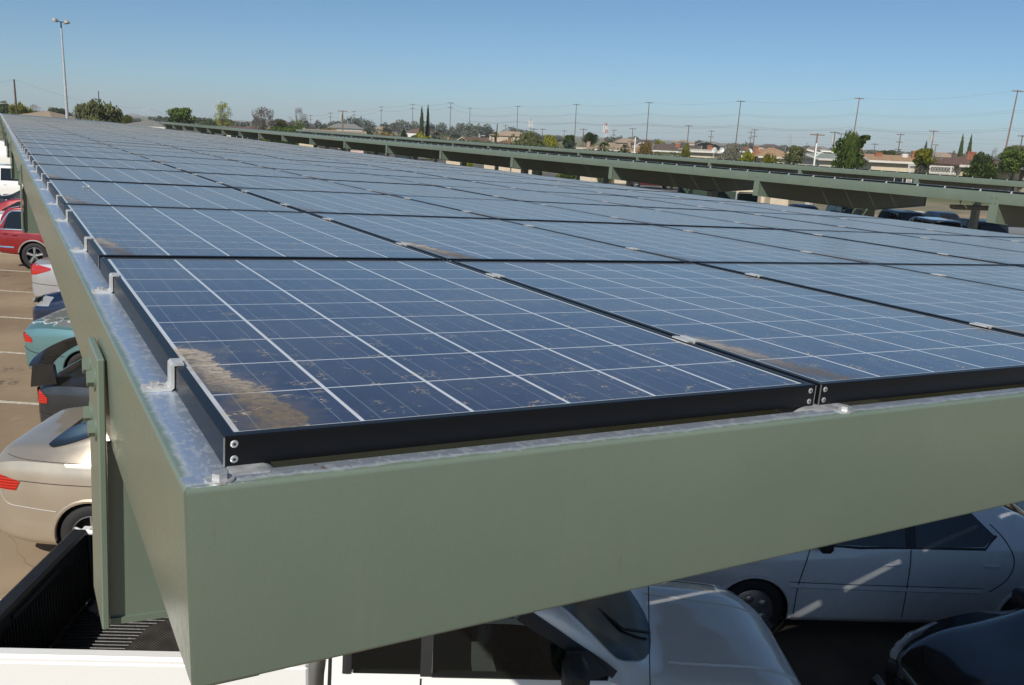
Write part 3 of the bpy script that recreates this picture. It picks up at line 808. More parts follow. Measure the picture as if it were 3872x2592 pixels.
gold, gb = car('parked_sedan', 'gold metallic sedan with red tail light parked next to the white pickup bed', place(-.17, 8.76), sp, GOLD, G1)
mb = MB(); mb.lathe([(0, 0), (.02, .0), (.02, .01), (.0, .012)], (.62, -.1, top_z(sp, .62, .1)), 'z', 12); mb.build('trunk_lock', CHROME, gold)
mb = MB(); mb.box((.05, -.80, .775), (.2, -.70, .80)); 
# --- dark grey coupe with a tall wing
GREY = mat_paint('charcoal_car_paint', (.045, .047, .052), .6, .3)
def coupe(**kw):
    sp = sedan(4.5, .875, 1.27, .97, .88, .86, **kw)
    sp['top'] = [(0, .60), (.02, .86), (.10, .945), (.45, .97), (.75, 1.0), (1.55, 1.225), (2.0, 1.27), (2.35, 1.25), (3.05, .99), (3.3, .93), (4.0, .80), (4.35, .68), (4.48, .55), (4.5, .48)]
    sp['side_glass'] = [('window', [(1.05, .93), (1.55, 1.13), (1.62, .91), (1.1, .90)]), ('window', [(1.68, .90), (1.66, 1.155), (2.15, 1.16), (2.78, .95), (2.8, .89)])]
    sp['top_glass'] = {'rear_window': (.72, 1.6, [(.72, .50), (1.6, .52)]), 'windshield': (2.4, 3.1, [(2.4, .5), (3.1, .6)])}
    sp['lamps'] = [('taillight', [(0, .86), (.03, .85), (.17, .74), (.16, .67), (0, .66)])]
    sp['seams'] = [('bumper_seam', [(.02, .55), (.30, .53), (.62, .50)], .012, SEAM)]; sp['handles'] = []
    sp.update({k: v for k, v in kw.items() if k in ('seam_sides', 'trim', 'wr')}); return sp
sp = coupe(seam_sides=(-1,))
cp, cb = car('parked_coupe', 'charcoal coupe with a tall curved rear wing', place(.30, 11.7), sp, GREY, G1)
wg = MB()
pts = []; N = 24
for k in range(N + 1):
    u = -1 + 2 * k / N; y = u * .80; a = abs(u)
    x = .02 + .22 * (1 - (1 - a) ** .5 if False else a ** 3 * .35); z = 1.205 - .05 * a ** 2
    pts.append((x, y, z))
vs = []; 
for (x, y, z) in pts: vs += [(x - .13, y, z - .012), (x - .12, y, z + .012), (x + .02, y, z + .022), (x + .15, y, z + .004), (x + .15, y, z - .008)]
wg.add(vs, [(i * 5 + k, i * 5 + (k + 1) % 5, (i + 1) * 5 + (k + 1) % 5, (i + 1) * 5 + k) for i in range(N) for k in range(5)] + [tuple(range(5)), tuple(N * 5 + k for k in range(5))])
for s in (-1, 1):
    P = [(-.02, .88), (.30, .93), (.27, 1.17), (.02, 1.16)]
    wg.prism(P, s * .79 - .03, s * .79 + .03, 'y')
wg.build('rear_wing', mat_paint('black_wing_paint', (.012, .012, .013), .2, .25), cp, smooth=True, angle=40)
tb = MB(); tb.box((.005, -.835, .665), (.03, -.70, .69)); 
# --- teal sedan with peeling lacquer
def peel():
    t = NT('teal_car_paint'); c = t.coord(); X = t.xyz(c)
    f = t.math('ADD', t.noise(c, 2.4, 5, .6), t.math('MULTIPLY', t.math('SUBTRACT', X[2], 1.0), .9))
    k = t.math('MULTIPLY', t.ramp(f, .50, .53), t.ramp(X[2], .97, 1.0)); k = t.math('MULTIPLY', k, t.ramp(X[0], 1.0, .9))
    e = t.math('MULTIPLY', t.ramp(f, .46, .50), t.math('SUBTRACT', 1, t.ramp(f, .50, .53))); e = t.math('MULTIPLY', e, t.ramp(X[2], .97, 1.0)); e = t.math('MULTIPLY', e, t.ramp(X[0], 1.0, .9))
    col = t.mix(k, (.155, .30, .315), (.13, .14, .145)); col = t.mix(e, col, (.62, .66, .66))
    t.set(col=col, metal=t.math('MULTIPLY', .5, t.math('SUBTRACT', 1, t.math('MAXIMUM', k, e))), rough=t.math('ADD', .3, t.math('MULTIPLY', k, .3)), coat=t.math('SUBTRACT', 1, k), coatr=.06); return t.m
sp = sedan(4.6, .87, 1.38, 1.03, .93, .90, seam_sides=(-1,), lamps=[('taillight', [(0, .86), (.06, .87), (.17, .80), (.18, .73), (.06, .735), (0, .76)])],
    seams=[('bumper_seam', [(.02, .66), (.2, .58), (.7, .53)], .010, SEAM), ('door_seam', [(1.14, .95), (1.12, .7), (1.2, .5)], .007, SEAM)])
car('parked_sedan', 'teal sedan with peeling clear coat on its trunk', place(.22, 14.85), sp, peel(), G1)
# --- navy car backed in, headlight to the aisle
sp = sedan(4.4, .86, 1.42, 1.0, .95, .9, glass=TINT, seam_sides=(1,), lamps=[('headlight', [(4.29, .80), (4.22, .84), (3.92, .83), (3.97, .68), (4.27, .66)])])
sp['wid'] = [(0, .7), (.3, .84), (1, .86), (3.4, .86), (4.0, .84), (4.25, .76), (4.36, .66), (4.4, .58)]
nv = place(.36, 18.1) @ T(4.4, 0, 0) @ RZ(pi)
car('parked_hatchback', 'navy blue car backed in with its clear headlight showing', nv, sp, mat_paint('navy_car_paint', (.010, .020, .055), .3, .2), G1)
# --- silver sedan
sp = sedan(4.6, .88, 1.45, 1.10, .96, .96, seam_sides=(-1,), lamps=[('taillight', [(0, 1.0), (.12, 1.03), (.50, .95), (.46, .90), (.14, .80), (0, .79)])],
    seams=[('bumper_crease', [(.02, .62), (.3, .60), (.62, .585)], .010, SEAM)])
car('parked_sedan', 'silver sedan with a long red tail light behind the teal sedan', place(.5, 20.95), sp, mat_paint('silver_car_paint', (.55, .56, .58), .6, .3), G1)
# --- red two-tone sport utility
def suv(L=4.45, W=.88, H=1.66, belt=1.02, hood=1.05, **kw):
    sp = sedan(L, W, H, 1.0, hood, belt, wr=.36, arch=.42)
    sp['top'] = [(0, .80), (.015, 1.0), (.05, 1.12), (.22, 1.50), (.34, H - .04), (.7, H), (2.2, H), (2.55, H - .04), (3.1, hood + .09), (3.3, hood + .03), (4.0, hood - .05), (L - .12, hood - .16), (L - .02, .7), (L, .6)]
    sp['belt'] = [(0, .76), (.02, .95), (.1, belt), (2.6, belt - .01), (3.3, hood - .06), (L - .4, hood - .16), (L - .03, .7), (L, .58)]
    sp['bot'] = [(0, .50), (.1, .42), (.6, .36), (L - .6, .36), (L - .05, .40), (L, .48)]
    sp['wid'] = [(0, W * .93), (.05, W * .97), (.3, W), (L - .6, W), (L - .2, W * .94), (L - .04, W * .85), (L, W * .8)]
    sp['roof'] = [(0, W * .88), (.3, W * .84), (2.4, W * .82), (3.2, W * .88), (L, W * .8)]
    sp['side_glass'] = [('window', [(.22, belt + .05), (.36, H - .20), (.46, H - .13), (1.30, H - .115), (1.32, belt + .04)]), ('window', [(1.42, belt + .04), (1.42, H - .12), (2.3, H - .12), (2.85, belt + .1), (2.88, belt + .04)])]
    sp['top_glass'] = {'windshield': (2.6, 3.12, [(2.6, W * .72), (3.12, W * .8)]), 'rear_window': (.05, .24, [(.05, W * .72), (.24, W * .72)])}
    sp['lamps'] = [('taillight', [(0, .98), (.05, .97), (.085, .95), (.085, .72), (0, .70)]), ('headlight', [(L, .85), (L - .2, .9), (L - .2, .74), (L, .7)])]
    sp['seams'] = []; sp['handles'] = [(1.62, .98)]; sp['axles'] = (1.02, L - .82); sp['lip'] = .018
    sp.update(kw); return sp
def two_tone(name, top, low, z):
    t = NT(name); X = t.xyz(t.coord()); t.set(col=t.mix(t.ramp(X[2], z - .004, z + .004), low, top), rough=.25, coat=1, coatr=.04); return t.m
sp = suv(glass=TINT, lipmat=mat('silver_trim', (.5, .5, .5), .35, .6), seam_sides=(-1,), seams=[('belt_trim', [(.12, 1.055), (2.6, 1.04)], .022, CHROME), ('bumper_bar', [(.01, .60), (.50, .585)], .05, CHROME), ('door_seam', [(1.38, .45), (1.38, 1.0)], .01, SEAM), ('roof_trim', [(.12, 1.12), (.30, 1.40), (.46, 1.53), (.9, 1.545)], .03, CHROME)], handles=[(.30, .93), (.55, .90)])
car('parked_suv', 'bright red sport utility vehicle with dark windows and silver trim', place(-.12, 27.2), sp, mat_paint('red_car_paint', (.25, .008, .011), .15, .22, 1, .03), G1)
# --- and on up the row
sp = sedan(4.8, .9, 1.50, 1.10, 1.0, .97)
car('parked_sedan', 'white sedan just beyond the red sport utility vehicle', place(-.7, 30.5), sp, mat_paint('white_car_paint', (.76, .76, .75), 0, .3, 1, .05), G1)
sp = sedan(4.5, .86, 1.36, 1.0, .93, .88)
rc, rb_ = car('parked_coupe', 'dark red coupe with a low trunk spoiler', place(-1.1, 34.0), sp, mat_paint('dark_red_car_paint', (.26, .012, .018), .2, .28), G1)
sm = MB(); sm.tube([(.30, -.70, 1.02), (.10, -.66, 1.13), (.04, -.3, 1.15), (.04, .3, 1.15), (.10, .66, 1.13), (.30, .70, 1.02)], .03, 8); sm.build('rear_spoiler', mat_paint('dark_red_spoiler', (.2, .01, .015), .2, .3), rc, smooth=True)
sp = sedan(4.6, .88, 1.46, 1.06, .95, .92, glass=TINT)
car('parked_sedan', 'black sedan between the dark red coupe and the white wagon', place(-.55, 37.6), sp, mat_paint('black_car_paint', (.012, .012, .014), .1, .2), G1)
sp = suv(4.7, .93, 1.80, 1.12, 1.1, glass=TINT, lamps=[('taillight', [(0, 1.18), (.05, 1.18), (.10, 1.15), (.10, .84), (0, .82)])])
car('parked_suv', 'large white sport utility vehicle with upright red tail lights', place(-1.15, 45.2), sp, mat_paint('white_suv_paint', (.76, .76, .74), 0, .3, 1, .05), G1)
sp = suv(5.4, 1.0, 2.10, 1.35, 1.3, wr=.38, side_glass=[('window', [(.5, 1.5), (.5, 1.85), (2.0, 1.85), (2.0, 1.48)])])
car('parked_van', 'white van with dark wheels far along the row', place(-1.9, 70.0), sp, mat_paint('white_van_paint', (.76, .76, .74), 0, .3, 1, .05), G1, 'van')
sp = suv(5.0, .95, 1.9, 1.2, 1.15)
car('parked_van', 'white minivan parked at the far end of the row', place(-3.0, 88.0), sp, mat_paint('white_minivan_paint', (.74, .75, .75), 0, .3, 1, .05), G1, 'van')
# ------------------------------------------------------------------ white pickup under the near corner
TD = Vector((.887, -.462)).normalized(); TN = Vector((.462, .887)).normalized(); TP = Vector((-.41, 4.05))
TM = Matrix(((TD.x, TN.x, 0, TP.x), (TD.y, TN.y, 0, TP.y), (0, 0, 1, 0), (0, 0, 0, 1)))     # x towards the nose, y away from the viewer
WP = mat_paint('white_truck_paint', (.78, .78, .76), 0, .28, 1, .03)
LINER = mat('bed_liner', (.012, .012, .013), .42, 0, .3, 20, .2, 120)
MATT = NT('ribbed_rubber_mat'); c = MATT.coord(); X = MATT.xyz(c)
wv = MATT.math('MULTIPLY', MATT.math('SINE', MATT.math('MULTIPLY', X[0], 260)), MATT.math('SINE', MATT.math('MULTIPLY', X[1], 300)))
MATT.set(col=MATT.mix(MATT.ramp(MATT.noise(c, 9, 5), .35, .7), (.020, .018, .016), (.045, .038, .030)), rough=.75, normal=MATT.bump(wv, .6, .006)); MATT = MATT.m
pk = thing('pickup_truck', 'white pickup with a black lined bed under the near corner of the roof', 'pickup', TM)
WT = 1.62
bd = MB()
for (y0, y1) in ((0, .05), (WT - .05, WT)): bd.box((-.25, y0, .62), (1.665, y1, 1.262), 0, None, .012)
for (y0, y1) in ((-.004, .085), (WT - .085, WT + .004)): bd.box((-.25, y0, 1.255), (1.667, y1, 1.30), 0, None, .016)
bd.box((1.60, .02, .62), (1.667, WT - .02, 1.30), 0, None, .01)
bd.box((-.22, .05, .66), (1.62, WT - .05, .70))
bd.box((-.245, .03, .60), (1.66, WT - .03, .64))
bo = bd.build('bed', WP, pk, smooth=True, angle=30)
ln = MB()
ln.box((-.19, .06, .755), (1.60, WT - .06, .765))
for k in range(38):
    y = .09 + k * (WT - .18) / 37; ln.box((-.18, y - .010, .764), (1.59, y + .010, .776), 0, None, .004)
for (y0, y1) in ((.05, .062), (WT - .062, WT - .05)): ln.box((-.19, y0, .76), (1.60, y1, 1.262))
for k in range(44):
    x = -.17 + k * .0405; ln.box((x - .009, WT - .070, .80), (x + .009, WT - .061, 1.20), 0, None, .003)
ln.box((1.588, .06, .76), (1.60, WT - .06, 1.28))
ln.tube([(-.19, WT - .066, .77), (-.19, WT - .066, 1.26)], .013, 6)
ln.build('bed_liner', LINER, bo, smooth=True, angle=30)
tg = MB(); tg.box((-.30, .03, .62), (-.245, WT - .03, 1.285), 0, None, .02); to = tg.build('tailgate', WP, pk, smooth=True, angle=30)
tl = MB(); tl.box((-.305, .035, 1.265), (-.185, WT - .05, 1.30), 0, None, .02); tl.box((-.245, .06, .77), (-.20, WT - .06, 1.27))
for k in range(40):
    y = .11 + k * (WT - .22) / 39; tl.box((-.201, y - .010, .80), (-.189, y + .010, 1.19), 0, None, .004)
tl.box((-.20, .5, 1.20), (-.183, 1.1, 1.235), 0, None, .008)
tl.build('tailgate_liner', LINER, to, smooth=True, angle=30)
hk = MB(); P = [(-.03, 0)] + [(cos(a) * .027, .045 + sin(a) * .027) for a in (3.3, 2.8, 2.2, 1.57, .94, .34, -.16)] + [(.03, 0)]
hk.tube([(x, 0, z) for x, z in P], .009, 6); hk.box((-.045, -.03, 0), (.045, .03, .006)); hk.box((-.03, -.006, 0), (.03, .006, .025))
hk.build('tie_down', ALU, bo, T(-.13, WT - .045, 1.30), smooth=True)
mt = MB(); poly = [(.22, .075), (1.55, .075), (1.55, 1.30), (.52, 1.30), (.36, 1.15), (.30, .85), (.26, .5)]
mt.prism(poly, .777, .789, 'z'); o = mt.build('rubber_mat', MATT); o.matrix_world = TM; tag(o, 'dark ribbed rubber mat lying on the pickup bed floor', 'mat')
ps = MB(); random.seed(4); N = 15
for i in range(N):
    for j in range(N):
        u, v = i / (N - 1) - .5, j / (N - 1) - .5; r = math.hypot(u, v)
        ps.v.append((u * .42 * (1 + .2 * random.random()), v * .26 * (1 + .2 * random.random()), .006 + max(0, .05 * (1 - 2 * r)) * random.uniform(.3, 1.3)))
for i in range(N - 1):
    for j in range(N - 1):
        if math.hypot(i / (N - 1) - .5, j / (N - 1) - .5) < .5: ps.f.append((i * N + j, (i + 1) * N + j, (i + 1) * N + j + 1, i * N + j + 1)); ps.mi.append(0)
o = ps.build('plastic_sheet', mat('crumpled_plastic', (.16, .17, .18), .25, 0, .2, 30, spec=.6), smooth=True); o.matrix_world = TM @ T(.06, 1.40, .775)
tag(o, 'crumpled grey plastic sheet in the far corner of the pickup bed', 'plastic sheet')
wheel(pk, .45, .06, -1, .33)
WGL = NT('truck_windshield').set(col=(.006, .007, .008), rough=.22, spec=.25).m
# cab and hood from the same shell builder, its own rear at x = 1.75
cw = .81; LC = 2.97
spc = dict(L=LC, axles=(2.32,), wr=.33, arch=.40, step=.02, lip=.012,
    top=[(0, 1.40), (.015, 1.56), (.08, 1.62), (.3, 1.645), (1.0, 1.65), (1.22, 1.615), (1.75, 1.225), (1.98, 1.105), (2.1, 1.085), (2.6, 1.04), (2.82, .975), (2.93, .87), (2.96, .75), (LC, .6)],
    belt=[(0, 1.19), (1.6, 1.19), (1.85, 1.055), (2.1, 1.02), (2.6, .985), (2.85, .90), (2.94, .80), (LC, .55)],
    bot=[(0, .42), (LC - .2, .40), (LC, .45)],
    wid=[(0, .815), (2.3, .815), (2.6, .80), (2.8, .74), (2.91, .62), (2.96, .50), (LC, .42)],
    roof=[(0, .70), (1.0, .69), (1.3, .68), (1.7, .73), (2.0, .72), (LC, .5)],
    side_glass=[('window', [(.125, 1.235), (.125, 1.52), (.535, 1.545), (.535, 1.215), (.16, 1.215)]), ('window', [(.60, 1.205), (.60, 1.55), (1.10, 1.55), (1.60, 1.225), (1.60, 1.205)])],
    top_glass={'windshield': (1.24, 1.975, [(1.24, .55), (1.5, .62), (1.66, .64), (1.78, .58), (1.90, .42), (1.972, .12), (1.98, .0)]), 'rear_window': (.01, .05, [(0, .5), (.1, .5)])},
    lamps=[('headlight', [(LC, .86), (2.80, .86), (2.80, .72), (LC, .70)])], glass=CLEAR, wglass=WGL, cut=True,
    seams=[('door_seam', [(.54, 1.19), (.53, .5)], .010, SEAM), ('cab_gap', [(.03, 1.5), (.03, .5)], .02, SEAM)], seam_sides=(-1,))
_, cabo = None, None
tmp, cbody = car('pickup_cab', 'x', TM @ T(1.75, cw, 0), spc, WP)
for ch in list(tmp.children):
    mb0 = ch.matrix_basis.copy(); ch.parent = pk; ch.matrix_basis = T(1.75, cw, 0) @ mb0
    if ch.name.startswith('body'): ch.name = 'cab'
bpy.data.objects.remove(tmp)
hc = MB()
for y0, y1 in ((-.42, -.36), (.42, .36)):
    L_ = [(x, y0 + (y1 - y0) * k / 14, top_z(spc, x, y0 + (y1 - y0) * k / 14) + .001) for k, x in enumerate([2.02 + .06 * q for q in range(15)])]
    vs, fs = ribbon(L_, (0, 0, 1), .03, .006); hc.add(vs, fs)
hc.build('hood_crease', WP, pk, T(1.75, cw, 0), smooth=True)
hs_ = MB()
for s in (-1, 1):
    L_ = [(x, s * (interp(spc['wid'], x) * .90), 0) for x in [2.0 + .07 * q for q in range(13)]]
    L_ = [(x, y, top_z(spc, x, y) + .002) for x, y, z in L_]
    vs, fs = ribbon(L_, (0, 0, 1), .008, .002); hs_.add(vs, fs)
hs_.build('hood_seam', SEAM, pk, T(1.75, cw, 0))
# dark window surround, sill strip, pillar cover
ws = MB()
def cabp(x, z, off=.003): return (x, -(side_y(spc, x, z) + off), z)
def strip(mb, poly):
    n = len(poly); mb.add([cabp(x, z) for x, z in poly], [tuple(range(n))])
strip(ws, [(.535, 1.20), (.60, 1.20), (.60, 1.36), (.60, 1.55), (.535, 1.55), (.535, 1.36)])
for k in range(20):
    a, b = .60 + k * .05, .60 + (k + 1) * .05; strip(ws, [(a, 1.196), (b, 1.196), (b, 1.222), (a, 1.222)])
vs, fs = ribbon([cabp(1.09 + .54 * k / 14, 1.565 - .36 * k / 14, .006) for k in range(15)], (0, -1, .3), .085, .004); ws.add(vs, fs)
vs, fs = ribbon([cabp(.10 + k * .05, 1.562, .006) for k in range(20)], (0, -1, .3), .05, .004); ws.add(vs, fs)
vs, fs = ribbon([cabp(.125, 1.21 + k * .03, .006) for k in range(12)], (0, -1, .3), .05, .004); ws.add(vs, fs)
ws.build('window_trim', BLACKPL, pk, T(1.75, cw, 0))
mi = MB(); mi.box((-.05, -.26, -.075), (.09, -.05, .12), 0, None, .035); mi.add([(-.02, -.06, -.06), (-.02, .01, -.06), (.24, .01, -.06), (.10, -.06, -.06), (-.02, -.02, .06), (-.02, .01, .09), (.10, .01, .09), (.08, -.02, .06)], [(0, 1, 2, 3), (4, 5, 6, 7), (0, 1, 5, 4), (3, 2, 6, 7), (1, 2, 6, 5), (0, 3, 7, 4)])
mi.build('mirror', BLACKPL, pk, T(3.12, .03, 1.29), smooth=True, angle=40)
an = MB(); an.cyl((3.60, .13, 1.02), (3.62, .13, 1.07), .014, .008, 8); an.tube([(3.62, .13, 1.06), (3.58, .12, 1.45), (3.545, .11, 1.80)], .0035, 5); an.build('antenna', BLACKPL, pk)
wi = MB(); wi.tube([(3.70, .62, 1.150), (3.50, .50, 1.245), (3.22, .62, 1.42)], .010, 5); wi.tube([(3.40, .35, 1.275), (3.12, .82, 1.49)], .007, 4); wi.build('wiper', BLACKPL, pk)
ins = MB(); ins.box((1.80, .10, .55), (3.70, WT - .10, .60)); ins.box((1.80, WT - .13, .55), (3.4, WT - .10, 1.19)); ins.box((1.80, .10, .55), (3.4, .125, 1.18)); ins.box((1.86, .17, 1.575), (3.0, WT - .17, 1.59)); ins.box((1.80, .12, .55), (1.83, WT - .12, 1.25))
ins.box((3.28, .14, .85), (3.66, WT - .14, 1.10), 0, None, .04); ins.build('cabin_lining', mat('cabin_plastic', (.03, .03, .032), .7), pk)
FAB = NT('seat_fabric'); c = FAB.coord(); FAB.set(col=FAB.mix(FAB.noise(c, 240, 1), (.13, .13, .125), (.30, .30, .28)), rough=.9); FAB = FAB.m
for yy in (.42, 1.15):
    s = MB()
    prof = [(2.50, .62), (2.96, .68), (2.99, .80), (2.78, .82), (2.66, .86), (2.60, 1.17), (2.64, 1.215), (2.72, 1.20), (2.80, .95), (2.60, .62)]
    s.prism([(2.62, .80), (2.70, .80), (2.80, .86), (2.70, 1.20), (2.64, 1.22), (2.57, 1.19)], yy - .22, yy + .22, 'y')
    s.box((2.62, yy - .25, .68), (3.10, yy + .25, .84), 0, None, .05); so_ = s.build('seat', FAB, pk, smooth=True, angle=45)
    h = MB(); h.box((2.60, yy - .12, 1.22), (2.69, yy + .12, 1.37), 0, None, .035); h.build('headrest', FAB, so_, smooth=True, angle=60)
cs = MB(); cs.box((2.95, .70, .62), (3.30, .92, .86), 0, None, .04); cs.build('console', mat('console_plastic', (.16, .16, .16), .6), pk, smooth=True, angle=40)
bt = thing('water_bottle', 'clear water bottle with a blue label in the pickup cup holder', 'bottle', TM @ T(3.06, .74, .86))
b = MB(); b.lathe([(0, 0), (.03, 0), (.032, .02), (.032, .13), (.022, .165), (.012, .18), (.012, .20), (0, .20)], (0, 0, 0), 'z', 16); b.build('bottle_shell', glassm('bottle_plastic', (.2, .24, .25), .1, .55), bt, smooth=True)
b = MB(); b.lathe([(.0328, .065), (.0328, .125)], (0, 0, 0), 'z', 16); b.build('label_band', mat('blue_label', (.02, .08, .45), .4), bt)
pc = MB(); pc.box((-.018, -.006, 0), (.018, .006, .11), 0, T(0, 0, 0) @ Matrix.Rotation(.35, 4, 'Y'), .003); o = pc.build('gum_packet', mat('lime_packet', (.28, .62, .04), .4)); o.matrix_world = TM @ T(3.12, .73, .86)
tag(o, 'bright lime green packet beside the water bottle in the pickup', 'packet')

# ------------------------------------------------------------------ cars in the facing bays, seen under the front beam
P0 = Vector((5.587, 3.907)); DD = Vector((.887, -.462)); NN = Vector((.462, .887))
def facing(s, off, yaw=YAW):
    p = P0 + DD * s + NN * off
    return T(p.x, p.y, gz(p.x) - .0) @ RZ(radians(yaw + 180))
sp = sedan(4.4, .86, 1.42, 1.06, .98, .925, wr=.30, step=.02, rim='cover', lip=.010, seam_sides=(1,),
    side_glass=[('window', [(1.37, 1.05), (1.48, .965), (2.10, .945), (2.10, 1.33), (1.66, 1.31)]), ('window', [(2.19, .945), (2.19, 1.33), (2.50, 1.30), (3.00, 1.0), (3.03, .945)])],
    seams=[('door_seam', [(2.145, .28), (2.15, .6), (2.145, .925)], .009, SEAM), ('door_seam', [(3.13, .28), (3.12, .6), (3.03, .95)], .009, SEAM), ('door_seam', [(1.40, .56), (1.26, .68), (1.21, .85), (1.28, 1.02), (1.40, 1.14)], .009, SEAM),
           ('body_moulding', [(3.20, .575), (1.46, .565)], .045, None), ('moulding_gap', [(3.20, .60), (1.46, .59)], .006, SEAM), ('moulding_gap', [(3.20, .55), (1.48, .54)], .006, SEAM)],
    handles=[(2.30, .785), (1.41, .80)], lamps=[], mirror=(2.98, .98), mirrors=(1,))
WS = mat_paint('pale_white_car_paint', (.62, .65, .68), .0, .22, 1, .05)
sp['seams'] = [(a, b, c_, WS if d is None else d) for a, b, c_, d in sp['seams']]; sp['axles'] = (.95, 3.5)
wsd, wb = car('parked_sedan', 'white four door sedan seen from its side in the shade of the carport', facing(3.2, .86), sp, WS, 'cars parked in the facing bays')
# trim strip round the window opening
tr = MB(); bp_ = [(2.085, .93), (2.205, .93), (2.205, 1.05), (2.205, 1.2), (2.205, 1.34), (2.085, 1.34), (2.085, 1.2), (2.085, 1.05)]
for q in (1,): tr = side_patch(sp, [(2.085, .935), (2.205, .935), (2.205, 1.34), (2.085, 1.34)], 1, .0045, 6, 8)
for poly in ([(1.35, 1.05), (1.47, .945), (2.6, .925), (3.06, .93)],):
    vs, fs = ribbon([(x, side_y(sp, x, z) + .001, z) for x, z in poly], (0, 1, .3), .03, .003); tr.add(vs, fs)
tr.build('window_trim', BLACKPL, wb)

L = 4.4
sp = sedan(L, .85, 1.52, 1.2, 1.0, .96, wr=.30, step=.02, glass=TINT, seam_sides=(1,), mirror=(L - 1.15, 1.0), mirrors=(-1, 1), lamps=[])
sp['top'] = [(0, .8), (.03, 1.1), (.3, 1.4), (.8, 1.5), (2.0, 1.52), (2.5, 1.46), (3.42, 1.04), (3.6, .985), (4.0, .90), (4.22, .82), (4.34, .73), (4.385, .62), (L, .5)]
sp['belt'] = [(0, .75), (.03, .92), (2.5, .95), (3.5, .92), (4.0, .82), (4.3, .70), (4.37, .60), (L, .46)]
sp['wid'] = [(0, .75), (.3, .84), (1, .85), (3.5, .85), (3.9, .82), (4.15, .75), (4.3, .66), (4.37, .57), (L, .50)]
sp['roof'] = [(0, .62), (2.4, .60), (3.4, .70), (L, .5)]
sp['top_glass'] = {'windshield': (2.6, 3.45, [(2.6, .55), (3.2, .66), (3.34, .60), (3.44, .40), (3.46, .1)])}
sp['side_glass'] = [('window', [(2.0, 1.0), (2.0, 1.42), (2.5, 1.38), (3.0, 1.06), (3.0, 1.0)])]; sp['seams'] = []; sp['handles'] = []
sp['axles'] = (.85, 3.55)
BKP = mat_paint('black_gloss_paint', (.008, .008, .011), .1, .12, 1, .02)
mz, mb_ = car('parked_hatchback', 'glossy black car with a chrome oval wing emblem on its nose', facing(4.68, -1.78), sp, BKP, 'cars parked in the facing bays')
for s in (-1, 1):
    h = MB(); P = []
    q = [(4.30, .80), (4.16, .85), (3.93, .87), (3.90, .80), (4.02, .70), (4.20, .66), (4.34, .66)]
    G = 14
    for i in range(G + 1):
        for j in range(6):
            u = i / G; v = j / 5
            x = 4.345 - .42 * u; zt = .80 + .06 * u; zb = .66 + .12 * u * u
            z = zb + (zt - zb) * v; z = min(z, top_z(sp, x, 0) - .03)
            P.append((x + .004, s * (side_y(sp, x, z) + .004), z))
    h.add(P, [(i * 6 + j, (i + 1) * 6 + j, (i + 1) * 6 + j + 1, i * 6 + j + 1) for i in range(G) for j in range(5)]); h.build('headlight', WHTL, mz, smooth=True)
gr = MB(); gr.box((4.375, -.34, .50), (4.405, .34, .64), 0, None, .01); gr.build('grille', DARK, mz)
gl2 = MB()
for k in range(9): gl2.box((4.402, -.33, .505 + k * .016), (4.410, .33, .511 + k * .016))
gl2.build('grille_bars', BLACKPL, mz)
bp = MB(); bp.box((4.36, -.62, .30), (4.46, .62, .50), 0, None, .04); bp.build('bumper', BKP, mz, smooth=True, angle=50)
em = MB(); ring = [(cos(2 * pi * k / 24) * .070, sin(2 * pi * k / 24) * .052) for k in range(25)]
em.tube([(0, a, b) for a, b in ring], .006, 6)
em.tube([(0, -.062, .022), (0, -.03, .016), (0, 0, -.022), (0, .03, .016), (0, .062, .022)], .006, 5)
em.build('emblem', CHROME, mz, T(4.372, 0, .70) @ Matrix.Rotation(-.75, 4, 'Y'), smooth=True)
# ------------------------------------------------------------------ beyond the carports
GR = lambda p: gz(p.x)
def hor(px): return 409 + .0469 * px                       # photograph row of the horizon
def below(px, py, D):
    p = at(px, py, D); return Vector((p.x, p.y, gz(p.x)))
def foot(px, D, extra=0):                                  # ground point under pixel column px at depth D
    p = at(px, hor(px), D); return Vector((p.x, p.y, gz(p.x)))
def height(px, py, D): return at(px, py, D).z              # world height seen at that pixel
